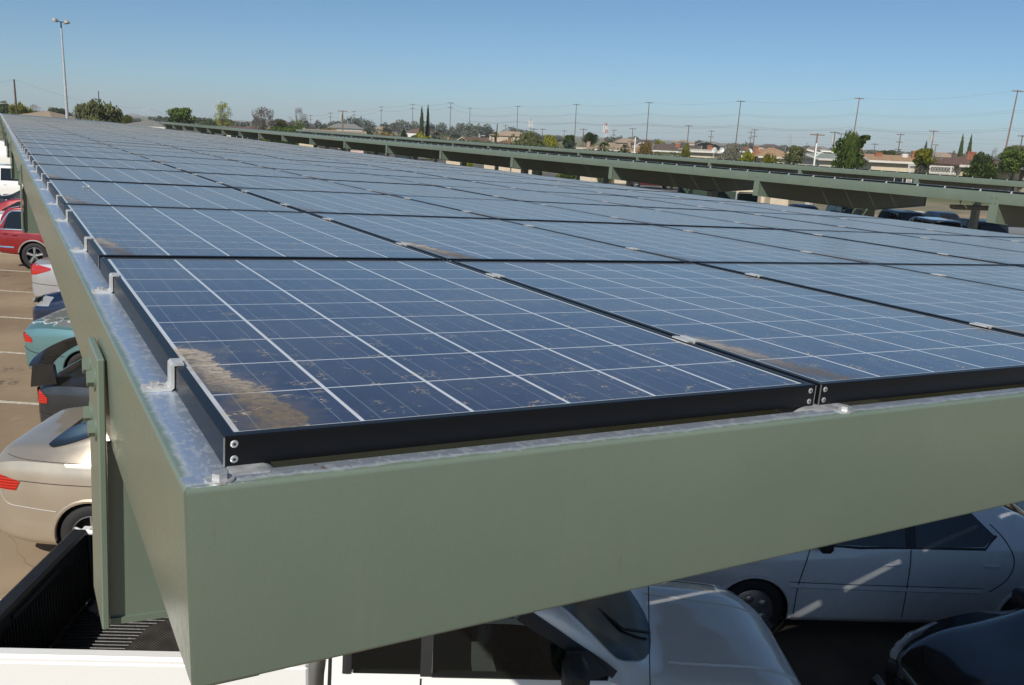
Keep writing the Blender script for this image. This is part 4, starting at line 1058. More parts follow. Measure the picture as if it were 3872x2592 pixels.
# --- poles
WOODP = mat('pole_wood', (.095, .062, .040), .9, 0, .25, 3); WOODR = mat('pole_wood_reddish', (.20, .115, .075), .9, 0, .2, 3)
STEELP = mat('lamp_pole_steel', (.50, .52, .53), .45, .3); INSUL = mat('insulator', (.30, .28, .25), .4); TRANS = mat('transformer_can', (.42, .42, .40), .5)
U = Vector((-.12, 1, 0)).normalized()
POLES = []
def pole(px, pytop, D, label, arms=1, wood=WOODP, r=.15, lean=0., can=False, lamp=False, name='utility_pole', armw=1.25, only=None):
    f = below(px, pytop, D); H = height(px, pytop, D) - f.z; right = Vector((rx.x, rx.y, 0)).normalized()
    # the top sits at the pixel; the foot is shifted by the pole's own lean
    t = thing(name, label, 'utility pole', T(f.x, f.y, f.z), 'wooden power poles on the skyline')
    off = right * lean * H
    m = MB(); m.cyl(-off - Vector((0, 0, .3)), (0, 0, H), r, r * .62, 8); m.build('pole_shaft', wood, t, smooth=True)
    ax = (right * .94 + Vector((fw.x, fw.y, 0)).normalized() * .34).normalized()
    for k in range(arms):
        z = H - .25 - k * 1.9 ; c = -off * ((H - z) / H)
        m = MB(); w = armw * (1 if k == 0 else .85); hh = .055 + D * .00007
        a = c - ax * w; b = c + ax * w; up = Vector((0, 0, 1)); s = ax.cross(up) * .05
        m.add([p + q + up * (z + zz) for p in (a, b) for q in (-s, s) for zz in (-hh, hh)], [(0, 1, 3, 2), (4, 6, 7, 5), (0, 4, 5, 1), (2, 3, 7, 6), (0, 2, 6, 4), (1, 5, 7, 3)])
        ao = m.build('crossarm', wood, t)
        m = MB()
        for q in (-.92, -.45, .45, .92): p = c + ax * w * q; m.cyl(p + up * (z + hh), p + up * (z + .24), .045, .03, 5)
        m.build('insulators', INSUL, ao)
    if can:
        m = MB(); c = ax * -.42; m.cyl(c + Vector((0, 0, H - 2.3)), c + Vector((0, 0, H - 1.0)), .30, .30, 12); m.build('transformer', TRANS, t, smooth=True)
    if lamp:
        for sg in ((-1, 1) if lamp == 2 else (-1,)):
            m = MB(); z = H * lamp_h; c = Vector((0, 0, z)); m.tube([c, c + ax * sg * .9 + Vector((0, 0, .25)), c + ax * sg * 1.9 + Vector((0, 0, .2))], .05, 5); m.box((-.35, -.13, -.1), (.35, .13, .08), 0, T(*(c + ax * sg * 2.1 + Vector((0, 0, .17)))), .04); m.build('lamp_arm', STEELP, t, smooth=True)
    POLES.append((px, D, Vector((f.x, f.y, f.z + H)), H)); return t
lamp_h = .55
def D_of(px, py, h=11.): return h * FPX / (hor(px) - py)
BIG = []
for (px, py, lean, lab, kw) in (
    (3849.5, 340.5, .035, 'tall reddish power pole at the right edge of the photo', dict(wood=WOODR)),
    (3250, 369.5, .03, 'tall power pole rising behind the big dark green tree', dict(wood=WOODR)),
    (2801.7, 380.6, .01, 'tall power pole above the flat cream patio roof', {}),
    (2455, 386, .0, 'tall power pole with a pair of street lamps on its shaft', dict(lamp=2)),
    (2180, 394, .0, 'tall power pole above the white flat roofs', {}),
    (1958, 401, 0, 'tall power pole behind the broad olive bush', {}),
    (1777.5, 408, .0, 'tall power pole with one crossarm above the brown roofs', dict(arms=1)),
    (1705, 388, .02, 'tall two armed power pole right of the cypresses', dict(arms=2)),
    (1561, 394, 0, 'tall two armed power pole left of the cypresses', dict(arms=2)),
    (1442, 403, 0, 'two armed power pole left of the small palm', dict(arms=2)),
    (1338.7, 420, 0, 'two armed power pole just right of the transformer pole', dict(arms=2)),
    (1250, 427, 0, 'two armed power pole left of the transformer pole', dict(arms=2)),
    (1174.6, 436, 0, 'small two armed power pole above the pink gabled house', dict(arms=2))):
    D = min(D_of(px, py), 460); BIG.append(pole(px, py, D, lab, lean=lean + ((px * 7) % 11 - 5) * .002, **{k: v for k, v in kw.items()}))
NBIG = len(POLES)
for (px, py, D, kw, lab) in (
    (53, 301, 140, dict(arms=0, lamp=1, r=.2), 'thick dark pole with a small lamp at the left edge'),
    (372, 345, 190, dict(arms=0), 'short bare pole behind the large olive tree'),
    (254, 410, 320, dict(arms=0), 'stub pole right of the tan hipped roof'),
    (187, 405, 420, dict(arms=1, armw=.7), 'tiny pole beside the bare round tree'),
    (1296, 418, 220, dict(arms=1, can=True, wood=WOODR, r=.2), 'brown pole carrying a pinkish transformer can'),
    (1489, 468, 300, dict(arms=2), 'short two armed pole above the grey far trees'),
    (1881, 469, 190, dict(arms=0, lean=.05, r=.17), 'leaning bare pole beside the small palm'),
    (1860, 490, 330, dict(arms=1), 'small pole behind the leaning bare pole'),
    (1673, 502, 330, dict(arms=1), 'small lamp pole right of the twin cypresses'),
    (1786, 492, 400, dict(arms=1), 'small pole far behind the brown roofs'),
    (1912, 473, 380, dict(arms=2), 'far pole with crossed arms left of the olive bush'),
    (2019, 486, 260, dict(arms=1, can=True), 'short pole with a white transformer behind the olive bush'),
    (2052, 487, 330, dict(arms=1), 'thin pole right of the short transformer pole'),
    (2134, 494, 420, dict(arms=1), 'thin pole left of the tall pole over white roofs'),
    (2207, 487, 280, dict(arms=1, can=True), 'pole with a small can left of the round green tree'),
    (2322, 491, 360, dict(arms=3), 'far pole with three crossarms right of the radio mast'),
    (2393, 485, 300, dict(arms=1), 'thin pole above the second brick chimney'),
    (2605, 474, 270, dict(arms=1, can=True), 'single armed pole above the brown gabled house'),
    (2691, 494, 300, dict(arms=3), 'three armed pole above the cream patio roof'),
    (2855, 489, 270, dict(arms=2), 'pole of a close pair, the taller'),
    (2841, 498, 300, dict(arms=3), 'pole of a close pair, the shorter with three arms'),
    (2820, 533, 330, dict(arms=0, lamp=1), 'short pole with a lamp over the far brown roofs'),
    (3092, 504.5, 130, dict(arms=2, wood=WOODR, r=.17, lean=.03), 'stout two armed pole in front of the white house'),
    (3158, 498, 190, dict(arms=1, can=True), 'thin pole with a can just left of the big tree'),
    (3182, 504, 240, dict(arms=2), 'far two armed pole touching the big tree'),
    (3052, 541, 330, dict(arms=0), 'stub pole above the small white gable'),
    (3309, 543, 260, dict(arms=1), 'short pole right of the big dark green tree'),
    (3406, 506, 230, dict(arms=3), 'three armed pole above the tan roofed house'),
    (3532, 493, 190, dict(arms=1, can=True, wood=WOODR), 'pole with a white transformer can above the yellow tree'),
    (3540, 546, 300, dict(arms=1), 'short pole just right of the white transformer can'),
    (3867, 511, 180, dict(arms=3), 'three armed pole at the right margin')):
    pole(px, py, D, lab, **kw)
# --- wires
WIRE = mat('wire', (.10, .11, .12), .7)
def wire(pts, label, r=.02, sag=.8):
    m = MB()
    for a, b in zip(pts, pts[1:]):
        N = 14; L = []
        for k in range(N + 1):
            q = k / N; p = a.lerp(b, q); p.z -= sag * 4 * q * (1 - q); L.append(p)
        m.tube(L, [r * .55 * max(1, (p - CAM_P).length / 150) for p in L], 3, cap=False)
    o = m.build('power_line', WIRE); tag(o, label, 'power line', 'overhead wires'); return o
big = [POLES[i][2] for i in range(NBIG)]
ext = big[0] + (big[0] - big[1]) * 1.0
for dz, lab in ((-.1, 'topmost overhead wire between the tall poles'), (-3.3, 'middle overhead wire between the tall poles'), (-6.2, 'lowest heavy overhead wire between the tall poles')):
    for q, s in ((0, ''),) if dz == -.1 else ((0, ''), (.35, ', its lower twin')):
        wire([ext + Vector((0, 0, dz - q))] + [p + Vector((0, 0, dz - q)) for p in big[:7]], lab + s, .016 if dz > -5 else .022)
wire([p + Vector((0, 0, -.1)) for p in big[6:]], 'thin overhead wire between the far two armed poles', .02)
wire([p + Vector((0, 0, -2.1)) for p in big[6:]], 'thin wire on the lower arms of the far poles', .02)
a0 = POLES[NBIG][2]; wire([a0 + (a0 - at(650, 405, 190)) * .3, a0, at(560, 409, 190), at(800, 440, 220)], 'single sagging wire at the far left, from the thick lamp pole', .016, 1.2)
for (y0, y1, D) in ((520, 531, 230), (545, 556, 260), (492, 520, 210)):
    wire([at(1980, y0 - 34, D + 90), at(2605, y0 - 18, D + 40), at(3330, y0 + 2, D), at(3990, y1 + 14, D - 20)], {520: 'thin distribution wire over the middle roofs', 545: 'thin wire just above the house roofs', 492: 'thin upper distribution wire at right'}[y0], .014, .6)
# --- twin flood light mast
f = below(230, 84, 88); H = height(230, 84, 88) - f.z
t = thing('flood_light_mast', 'tall pale mast with two flood lights beyond the far end of the roof', 'light mast', T(*f))
m = MB(); m.cyl((0, 0, 0), (0, 0, H * .45), .17, .14, 12); m.cyl((0, 0, H * .45), (0, 0, H * .72), .13, .11, 12); m.cyl((0, 0, H * .72), (0, 0, H * .955), .10, .08, 12); m.build('mast', STEELP, t, smooth=True, angle=40)
m = MB(); m.cyl((0, 0, H * .955), (0, 0, H), .075, .065, 8); right = Vector((rx.x, rx.y, 0)).normalized()
m.tube([-right * .5 + Vector((0, 0, H + .14)), Vector((0, 0, H)), right * .5 + Vector((0, 0, H + .0))], .045, 6); m.build('bracket', BLACKPL, t, smooth=True)
for s, dz in ((-1, .25), (1, .0)):
    m = MB(); m.lathe([(0, .22), (.16, .2), (.26, .04), (.29, -.08), (.26, -.12), (0, -.12)], (0, 0, 0), 'z', 16); m.xf(T(*(right * s * .58 + Vector((0, 0, H + dz * .6 - .02)))) @ Matrix.Rotation(-s * .25, 4, Vector((fw.x, fw.y, 0)).normalized()))
    m.build('flood_light', mat('lamp_housing', (.32, .30, .28), .6), t, smooth=True, angle=50)
# --- trees
def leafmat(name, a, b, c=None):
    t = NT(name); g = t.n('NewGeometry'); r = g.outputs['Random Per Island']; oi = t.n('ObjectInfo').outputs['Random']
    col = t.mix(r, a, b)
    n = t.noise(t.coord(), 1.6, 3); col = t.mix(t.ramp(n, .35, .68), col, c or tuple(v * .55 for v in a))
    t.set(col=col, rough=.75, spec=.2)
    tr = t.n('BsdfTranslucent'); t.put(tr.inputs[0], col); ms = t.n('MixShader'); ms.inputs[0].default_value = .22
    t.t.links.new(t.b.outputs[0], ms.inputs[1]); t.t.links.new(tr.outputs[0], ms.inputs[2]); t.t.links.new(ms.outputs[0], t.out.inputs[0]); return t.m
LEAF = dict(
    dark=leafmat('leaf_dark', (0.046, 0.071, 0.028), (0.085, 0.116, 0.043)), olive=leafmat('leaf_olive', (0.096, 0.112, 0.043), (0.163, 0.171, 0.070)),
    green=leafmat('leaf_green', (0.078, 0.127, 0.025), (0.147, 0.202, 0.040)), yellow=leafmat('leaf_yellow_green', (0.186, 0.209, 0.023), (0.326, 0.295, 0.034), (0.093, 0.124, 0.019)),
    orange=leafmat('leaf_orange', (0.232, 0.171, 0.054), (0.326, 0.209, 0.078), (0.139, 0.132, 0.046)), grey=leafmat('leaf_grey', (0.132, 0.136, 0.102), (0.202, 0.194, 0.147)),
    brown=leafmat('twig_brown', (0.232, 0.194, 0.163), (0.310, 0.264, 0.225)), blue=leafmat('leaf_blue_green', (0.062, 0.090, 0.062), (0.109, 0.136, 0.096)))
BARK = mat('bark', (.085, .065, .05), .9, 0, .3, 6)
def leaf_quads(mb, c, n, R, size, rng, flat=.9):
    for _ in range(n):
        while True:
            d = Vector((rng.uniform(-1, 1), rng.uniform(-1, 1), rng.uniform(-1, 1)))
            if .05 < d.length < 1: break
        p = c + Vector((d.x * R[0], d.y * R[1], d.z * R[2]))
        a = Vector((rng.gauss(0, 1), rng.gauss(0, 1), rng.gauss(0, 1))).normalized(); b = a.orthogonal().normalized()
        s = size * rng.uniform(.6, 1.35); mb.add([p - a * s, p + b * s * .6, p + a * s, p - b * s * .6], [(0, 1, 2, 3)])
def crown_mesh(kind, seed, leaves):
    rng = random.Random(seed); mb = MB()      # unit crown: x, y in -1..1, z 0..1
    if kind == 'cypress':
        for k in range(40):
            h = k / 39; w = .98 * (1 - h) ** .55 * min(1, (h + .10) * 4.5)
            for q in range(3):
                a = rng.uniform(0, 6.3); leaf_quads(mb, Vector((cos(a) * w * .5, sin(a) * w * .5, h * .98)), leaves // 120, (w * .55 + .03, w * .55 + .03, .03), .11, rng)
        # stretched leaves: handled by object scale
    elif kind in ('sparse', 'bare'):
        for k in range(46):
            a = rng.uniform(0, 6.3); h = rng.uniform(.15, 1) ; w = sqrt(max(0, 1 - (2 * h - 1) ** 2)) * (.85 if h > .4 else .75)
            r = w * sqrt(rng.random()); c = Vector((cos(a) * r, sin(a) * r, h))
            leaf_quads(mb, c, leaves // 46, (.22, .22, .10), .035 if kind == 'sparse' else .016, rng)
    else:
        cl = []
        N = 34
        for k in range(N):
            a = rng.uniform(0, 6.3); h = rng.random() ** (.45 if kind == 'bush' else .8)
            if kind == 'bush': w = sqrt(max(0, 1 - h ** 4)) * 1.0; zc = h * .92
            else: w = sqrt(max(0.02, 1 - (1.9 * h - .95) ** 2)); zc = .04 + h * .88
            r = w * (.55 + .45 * sqrt(rng.random())) * .85; cl.append((Vector((cos(a) * r, sin(a) * r, zc)), rng.uniform(.18, .36)))
        for c, R in cl: leaf_quads(mb, c, leaves // N, (R, R, R * .62), .062, rng)
        leaf_quads(mb, Vector((0, 0, .5)), leaves // 5, (.7, .7, .36), .07, rng)
    return mb
CROWN = {}
def crown(kind, leaf, seed):
    key = (kind, leaf, seed)
    if key not in CROWN:
        mb = crown_mesh(kind, seed * 13 + len(kind), {'cypress': 3600, 'sparse': 1500, 'bare': 3000, 'bush': 2600, 'broad': 3200}[kind])
        me = bpy.data.meshes.new('crown'); me.from_pydata(mb.v, [], mb.f); me.materials.append(LEAF[leaf]); CROWN[key] = me
    return CROWN[key]
def limbs(t, H, W, z0, seed, bark=BARK, n=9, r=.16):
    rng = random.Random(seed); m = MB(); m.tube([(0, 0, -.2), (rng.uniform(-.1, .1), 0, H * .25), (rng.uniform(-.2, .2), rng.uniform(-.2, .2), H * .62)], [r, r * .8, r * .35], 7)
    for k in range(n):
        a = 2 * pi * k / n + rng.uniform(-.4, .4); h = H * rng.uniform(.22, .55); e = Vector((cos(a) * W * rng.uniform(.4, .8), sin(a) * W * rng.uniform(.4, .8), H * rng.uniform(.6, .95)))
        s = Vector((0, 0, h)); mdl = s.lerp(e, .5) + Vector((0, 0, -.05 * H)); m.tube([s, mdl, e], [r * .45, r * .28, r * .08], 5)
        for q in range(4):
            b = mdl.lerp(e, rng.uniform(.1, .8)); m.tube([b, b + Vector((rng.uniform(-1, 1) * W * .35, rng.uniform(-1, 1) * W * .35, H * rng.uniform(.06, .2)))], [r * .13, r * .03], 4)
    m.build('trunk', bark, t)
def tree(x0, x1, top, D, kind, leaf, label, name='tree', base=None, seed=0, cat=None):
    px = (x0 + x1) / 2; D = max(D, 97) if px > 2700 else D; f = foot(px, D); W = (x1 - x0) / 2 * D / FPX; H = height(px, top, D) - f.z
    t = thing(name, label, cat or name.replace('_', ' ').replace('broadleaf ', ''), T(*f) @ RZ(random.Random(seed).uniform(0, 6)), 'trees and bushes behind the carports')
    low = {'bush': 0, 'cypress': .02, 'broad': .16, 'sparse': .2, 'bare': .2}[kind]
    if base is not None: low = max(0, min(.7, (height(px, base, D) - f.z) / H))
    o = bpy.data.objects.new('crown', crown(kind, leaf, seed % 3)); COL.objects.link(o); o.parent = t
    o.matrix_local = T(0, 0, H * low) @ Matrix.Diagonal((W * {'bush': 1.6, 'broad': 1.25}.get(kind, 1.04), W * .9, H * (1 - low), 1))
    if kind != 'bush': limbs(t, H, W * (.5 if kind != 'cypress' else .1), low, seed, n=(14 if kind in ('bare', 'sparse') else 6), r=max(.08, W * .05))
    return t
TREES = [
 (-40, 44, 388, 200, 'broad', 'dark', 'dark round tree at the far left edge', 'tree'),
 (30, 126, 392, 150, 'broad', 'yellow', 'orange and yellow green tree just right of the lamp pole', 'tree'),
 (100, 168, 399, 230, 'bare', 'brown', 'bare round crowned tree left of the pale mast', 'tree'),
 (172, 272, 412, 270, 'broad', 'dark', 'dark trees showing behind the tan hipped roof', 'tree'),
 (273, 467, 386, 112, 'broad', 'olive', 'large olive tree just beyond the far end of the roof', 'tree'),
 (452, 498, 438, 200, 'bush', 'yellow', 'small yellow green bush right of the large olive tree', 'bush'),
 (622, 746, 411, 150, 'broad', 'green', 'dense round green tree behind the grey hipped roof', 'tree'),
 (744, 828, 458, 250, 'bush', 'dark', 'low dark bushes right of the dense round tree', 'bush'),
 (795, 890, 395, 180, 'sparse', 'yellow', 'tall thin crowned yellow green tree', 'tree'),
 (930, 1057, 409, 185, 'sparse', 'brown', 'nearly leafless tree right of the thin yellow tree', 'tree'),
 (1017, 1084, 452, 195, 'broad', 'yellow', 'golden green tree between two nearly bare trees', 'tree'),
 (1015, 1135, 482, 140, 'bush', 'green', 'bright clipped green hedge above the far fascia', 'hedge'),
 (1090, 1168, 411, 195, 'bare', 'brown', 'tall bare tree left of the pink gabled house', 'tree'),
 (1100, 1165, 458, 190, 'sparse', 'green', 'half leafed green tree under the tall bare tree', 'tree'),
 (1214, 1284, 486, 230, 'bush', 'orange', 'rust coloured bushes behind the beige roof', 'bush'),
 (1368, 1407, 495, 170, 'broad', 'dark', 'small dark tree at the end of the beige roof', 'tree'),
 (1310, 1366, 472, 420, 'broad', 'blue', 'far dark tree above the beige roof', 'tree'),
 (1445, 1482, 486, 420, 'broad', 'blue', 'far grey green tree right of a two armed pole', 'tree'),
 (1405, 1512, 506, 175, 'bush', 'orange', 'reddish brown hedge left of the twin cypresses', 'hedge'),
 (1508, 1546, 498, 150, 'bush', 'dark', 'dark green bush left of the twin cypresses', 'bush'),
 (1580, 1608, 418, 170, 'cypress', 'dark', 'left and shorter of the twin tall cypresses', 'cypress_tree'),
 (1604, 1630, 410, 172, 'cypress', 'dark', 'right and taller of the twin tall cypresses', 'cypress_tree'),
 (1557, 1628, 511, 140, 'bush', 'yellow', 'bright yellow green bush at the foot of the cypresses', 'bush'),
 (1697, 1743, 500, 450, 'broad', 'blue', 'far blue green tree over the brown roofs', 'tree'),
 (1800, 1880, 490, 450, 'broad', 'blue', 'far blue green tree group left of the small palm', 'tree'),
 (1936, 2050, 510, 125, 'bush', 'olive', 'broad olive bush in front of a tall pole', 'bush'),
 (2046, 2120, 515, 140, 'bush', 'yellow', 'yellow green bush beside the broad olive bush', 'bush'),
 (2122, 2186, 513, 132, 'broad', 'green', 'mid green tree left of the white flat roofs', 'tree'),
 (2126, 2190, 538, 122, 'bush', 'blue', 'grey blue bush under the mid green tree', 'bush'),
 (2205, 2264, 504, 190, 'broad', 'green', 'round dark green tree behind the brick chimney', 'tree'),
 (2417, 2471, 543, 122, 'bush', 'orange', 'small rusty green tree by the lamp pole', 'bush'),
 (2471, 2517, 535, 205, 'bush', 'yellow', 'golden bush left of the brown gabled house', 'bush'),
 (2368, 2432, 522, 520, 'broad', 'blue', 'far dark trees behind the second chimney', 'tree'),
 (2578, 2616, 553, 130, 'bush', 'yellow', 'yellow bush before the brown gabled house', 'bush'),
 (2620, 2715, 543, 360, 'bush', 'blue', 'far low tree line behind the brown gable', 'tree'),
 (2690, 2736, 562, 112, 'bare', 'brown', 'small bare shrub before the patio roof', 'shrub'),
 (2736, 2820, 560, 106, 'bush', 'grey', 'greyish shrub right of the patio roof', 'shrub'),
 (2785, 2880, 582, 96, 'bush', 'yellow', 'low yellow green hedge, its left half', 'hedge'),
 (2870, 2962, 588, 95, 'bush', 'yellow', 'low yellow green hedge, its right half', 'hedge'),
 (2972, 3053, 556, 95, 'broad', 'olive', 'olive green tree before the white house', 'tree'),
 (3133, 3170, 570, 150, 'bush', 'yellow', 'small bright bush left of the big dark tree', 'bush'),
 (3332, 3385, 570, 180, 'bush', 'olive', 'round topped olive tree behind the tan roof', 'tree'),
 (3449, 3547, 565, 90, 'broad', 'yellow', 'bright yellow green round tree right of the tan roof', 'tree'),
 (3470, 3530, 605, 88, 'bush', 'grey', 'grey understory shrub below the bright yellow tree', 'shrub'),
 (3485, 3511, 543, 170, 'cypress', 'blue', 'dark conifer behind the bright yellow tree', 'conifer'),
 (3616, 3646, 522, 140, 'cypress', 'dark', 'left one of the two cypresses behind the red brick chimney', 'cypress_tree'),
 (3650, 3676, 523, 142, 'cypress', 'dark', 'right one of the two cypresses behind the red brick chimney', 'cypress_tree'),
 (3683, 3745, 580, 86, 'broad', 'dark', 'dark tree before the red brown roof', 'tree'),
 (3658, 3795, 612, 60, 'bush', 'green', 'large green bush just beyond the farthest carport', 'bush'),
 (3778, 3900, 567, 70, 'broad', 'green', 'leafy green tree at the right margin', 'tree'),
 (3737, 3783, 565, 160, 'bare', 'brown', 'grey bare tree behind the red brown roof', 'tree'),
 (3790, 3905, 556, 135, 'broad', 'olive', 'dark olive tree behind the right margin tree', 'tree'),
 (3590, 3625, 575, 150, 'sparse', 'grey', 'thin grey tree left of the two cypresses', 'tree')]
BASES = {3449: 626, 2972: 620, 3683: 650, 3778: 655, 2205: 545, 2122: 556, 622: 470, 1368: 516, 3332: 596, 3790: 620, 1017: 492}
for i, (x0, x1, tp, D, k, l, lab, nm) in enumerate(TREES): tree(x0, x1, tp, D, k, l, lab, nm if nm != 'tree' else 'broadleaf_tree', seed=i, base=BASES.get(x0))
# the big dark tree with a branch reaching right
t = tree(3166, 3262, 507, 98, 'broad', 'green', 'big dark green tree with one branch reaching right', 'broadleaf_tree', seed=5)
rng = random.Random(3); mb = MB(); right = Vector((rx.x, rx.y, 0)).normalized(); f = foot(3215, 98); inv = t.matrix_world.inverted()
for (a, b, R) in ((3230, 545, .5), (3245, 533, .45), (3258, 526, .4), (3270, 522, .4), (3281, 523, .3), (3252, 552, .35), (3262, 538, .3), (3180, 540, .6), (3172, 562, .7), (3240, 590, .9), (3225, 610, 1.0), (3195, 600, 1.0), (3185, 575, .9), (3255, 620, .6), (3170, 620, .8)):
    leaf_quads(mb, inv @ at(a, b, 98), 120, (R, R, R * .8), .17, rng)
mb.build('branch', LEAF['green'], t)
# low garden planting that fills the gaps between the houses
rng = random.Random(21)
for nm, l, n_, seed in (('garden_shrubbery', 'olive', 60, 1), ('garden_foliage', 'green', 50, 2), ('garden_undergrowth', 'orange', 26, 3)):
    m = MB()
    for k in range(n_):
        px = rng.uniform(1000, 3900); D = rng.uniform(112, 230) if px > 2300 else rng.uniform(150, 300); f = foot(px, D); h = rng.uniform(2.2, 4.1); w = rng.uniform(.9, 2.6)
        for q in range(5):
            leaf_quads(m, f + Vector((rng.uniform(-w, w), rng.uniform(-w, w), h * rng.uniform(.35, .75))), 70, (w * .55, w * .55, h * .3), .17, rng)
    o = m.build(nm, LEAF[l]); o['kind'] = 'stuff'; o['label'] = 'loose garden shrubs between the far houses'
# palms
def palm(px, top, D, w, label, seed, trunk=True):
    f = foot(px, D); H = height(px, top, D) - f.z; W = w / 2 * D / FPX; t = thing('palm_tree', label, 'palm tree', T(*f), 'trees and bushes behind the carports'); rng = random.Random(seed)
    Hc = max(.5, H - W * .8); m = MB(); m.tube([(0, 0, -.2), (.1, 0, Hc)], [.2, .16], 8); m.build('trunk', BARK, t)
    m = MB()
    for k in range(46):
        a = rng.uniform(0, 6.3); e = rng.uniform(-.5, 1.3); d = Vector((cos(a) * cos(e), sin(a) * cos(e), sin(e))); c = Vector((.1, 0, Hc)) + d * W * .5; s = d.cross(Vector((0, 0, 1))).normalized(); 
        for q in range(9):
            an = (q - 4) * .22; v = (d * cos(an) + s * sin(an)) * W * .55; v.z -= .12 * W; n = d.cross(s) * .02 + s * .045 * W
            m.add([c, c + v * .6 + n, c + v, c + v * .6 - n], [(0, 1, 2, 3)])
        m.add([Vector((.1, 0, Hc)), c + s * .03, c - s * .03], [(0, 1, 2)])
    m.build('crown', LEAF['green' if seed % 2 else 'olive'], t)
palm(2286, 538, 110, 48, 'fan palm before the tan roof with a chimney', 1); palm(2364, 548, 110, 40, 'fan palm right of the tan roof', 2)
palm(1872, 500, 190, 30, 'small palm beside the leaning bare pole', 3); palm(1648, 501, 190, 38, 'low palm right of the twin cypresses', 4); palm(1366, 484, 430, 12, 'tiny far palm above the beige roof', 5)
# --- houses
STUC = lambda n, c: mat(n, c, .9, 0, .06, 2)
CREAM = STUC('cream_stucco', (.56, .48, .36)); WHT = STUC('white_stucco', (.58, .53, .44)); PINK = STUC('pink_stucco', (.68, .50, .45)); TANW = STUC('tan_stucco', (.50, .40, .29))
def roofmat(n, c):
    t = NT(n); o = t.coord(); X = t.xyz(o); br = t.n('TexBrick'); t.put(br.inputs['Vector'], t.scale(o, (1, 1, 1))); br.inputs['Scale'].default_value = 2.2
    f = t.noise(o, 3, 5); col = t.mix(t.ramp(f, .3, .7), tuple(v * .75 for v in c), tuple(v * 1.2 for v in c)); g = t.noise(t.scale(o, (1, 1, 6)), 5, 3); col = t.mix(t.ramp(g, .4, .65, 0, .4), col, tuple(v * .6 for v in c)); t.set(col=col, rough=.92); return t.m
ROOF = dict(red=roofmat('roof_red_brown', (.135, .075, .060)), brown=roofmat('roof_dark_brown', (.105, .078, .065)), tan=roofmat('roof_tan', (.31, .235, .165)), orange=roofmat('roof_orange_tan', (.33, .21, .12)), grey=roofmat('roof_grey', (.19, .19, .18)), green=roofmat('roof_grey_green', (.22, .25, .22)), white=roofmat('roof_white', (.44, .40, .35)))
def brick():
    t = NT('chimney_brick'); o = t.coord(); b = t.n('TexBrick'); t.put(b.inputs['Vector'], t.scale(o, (1, 1, 1))); b.inputs['Scale'].default_value = 4.5
    b.inputs['Color1'].default_value = (.33, .115, .065, 1); b.inputs['Color2'].default_value = (.24, .085, .05, 1); b.inputs['Mortar'].default_value = (.32, .24, .19, 1); t.set(col=b.outputs[0], rough=.9); return t.m
BRICK = brick(); WIN = glassm('house_window', (.02, .024, .028), .08); TRIM = mat('white_trim', (.60, .58, .53), .6)
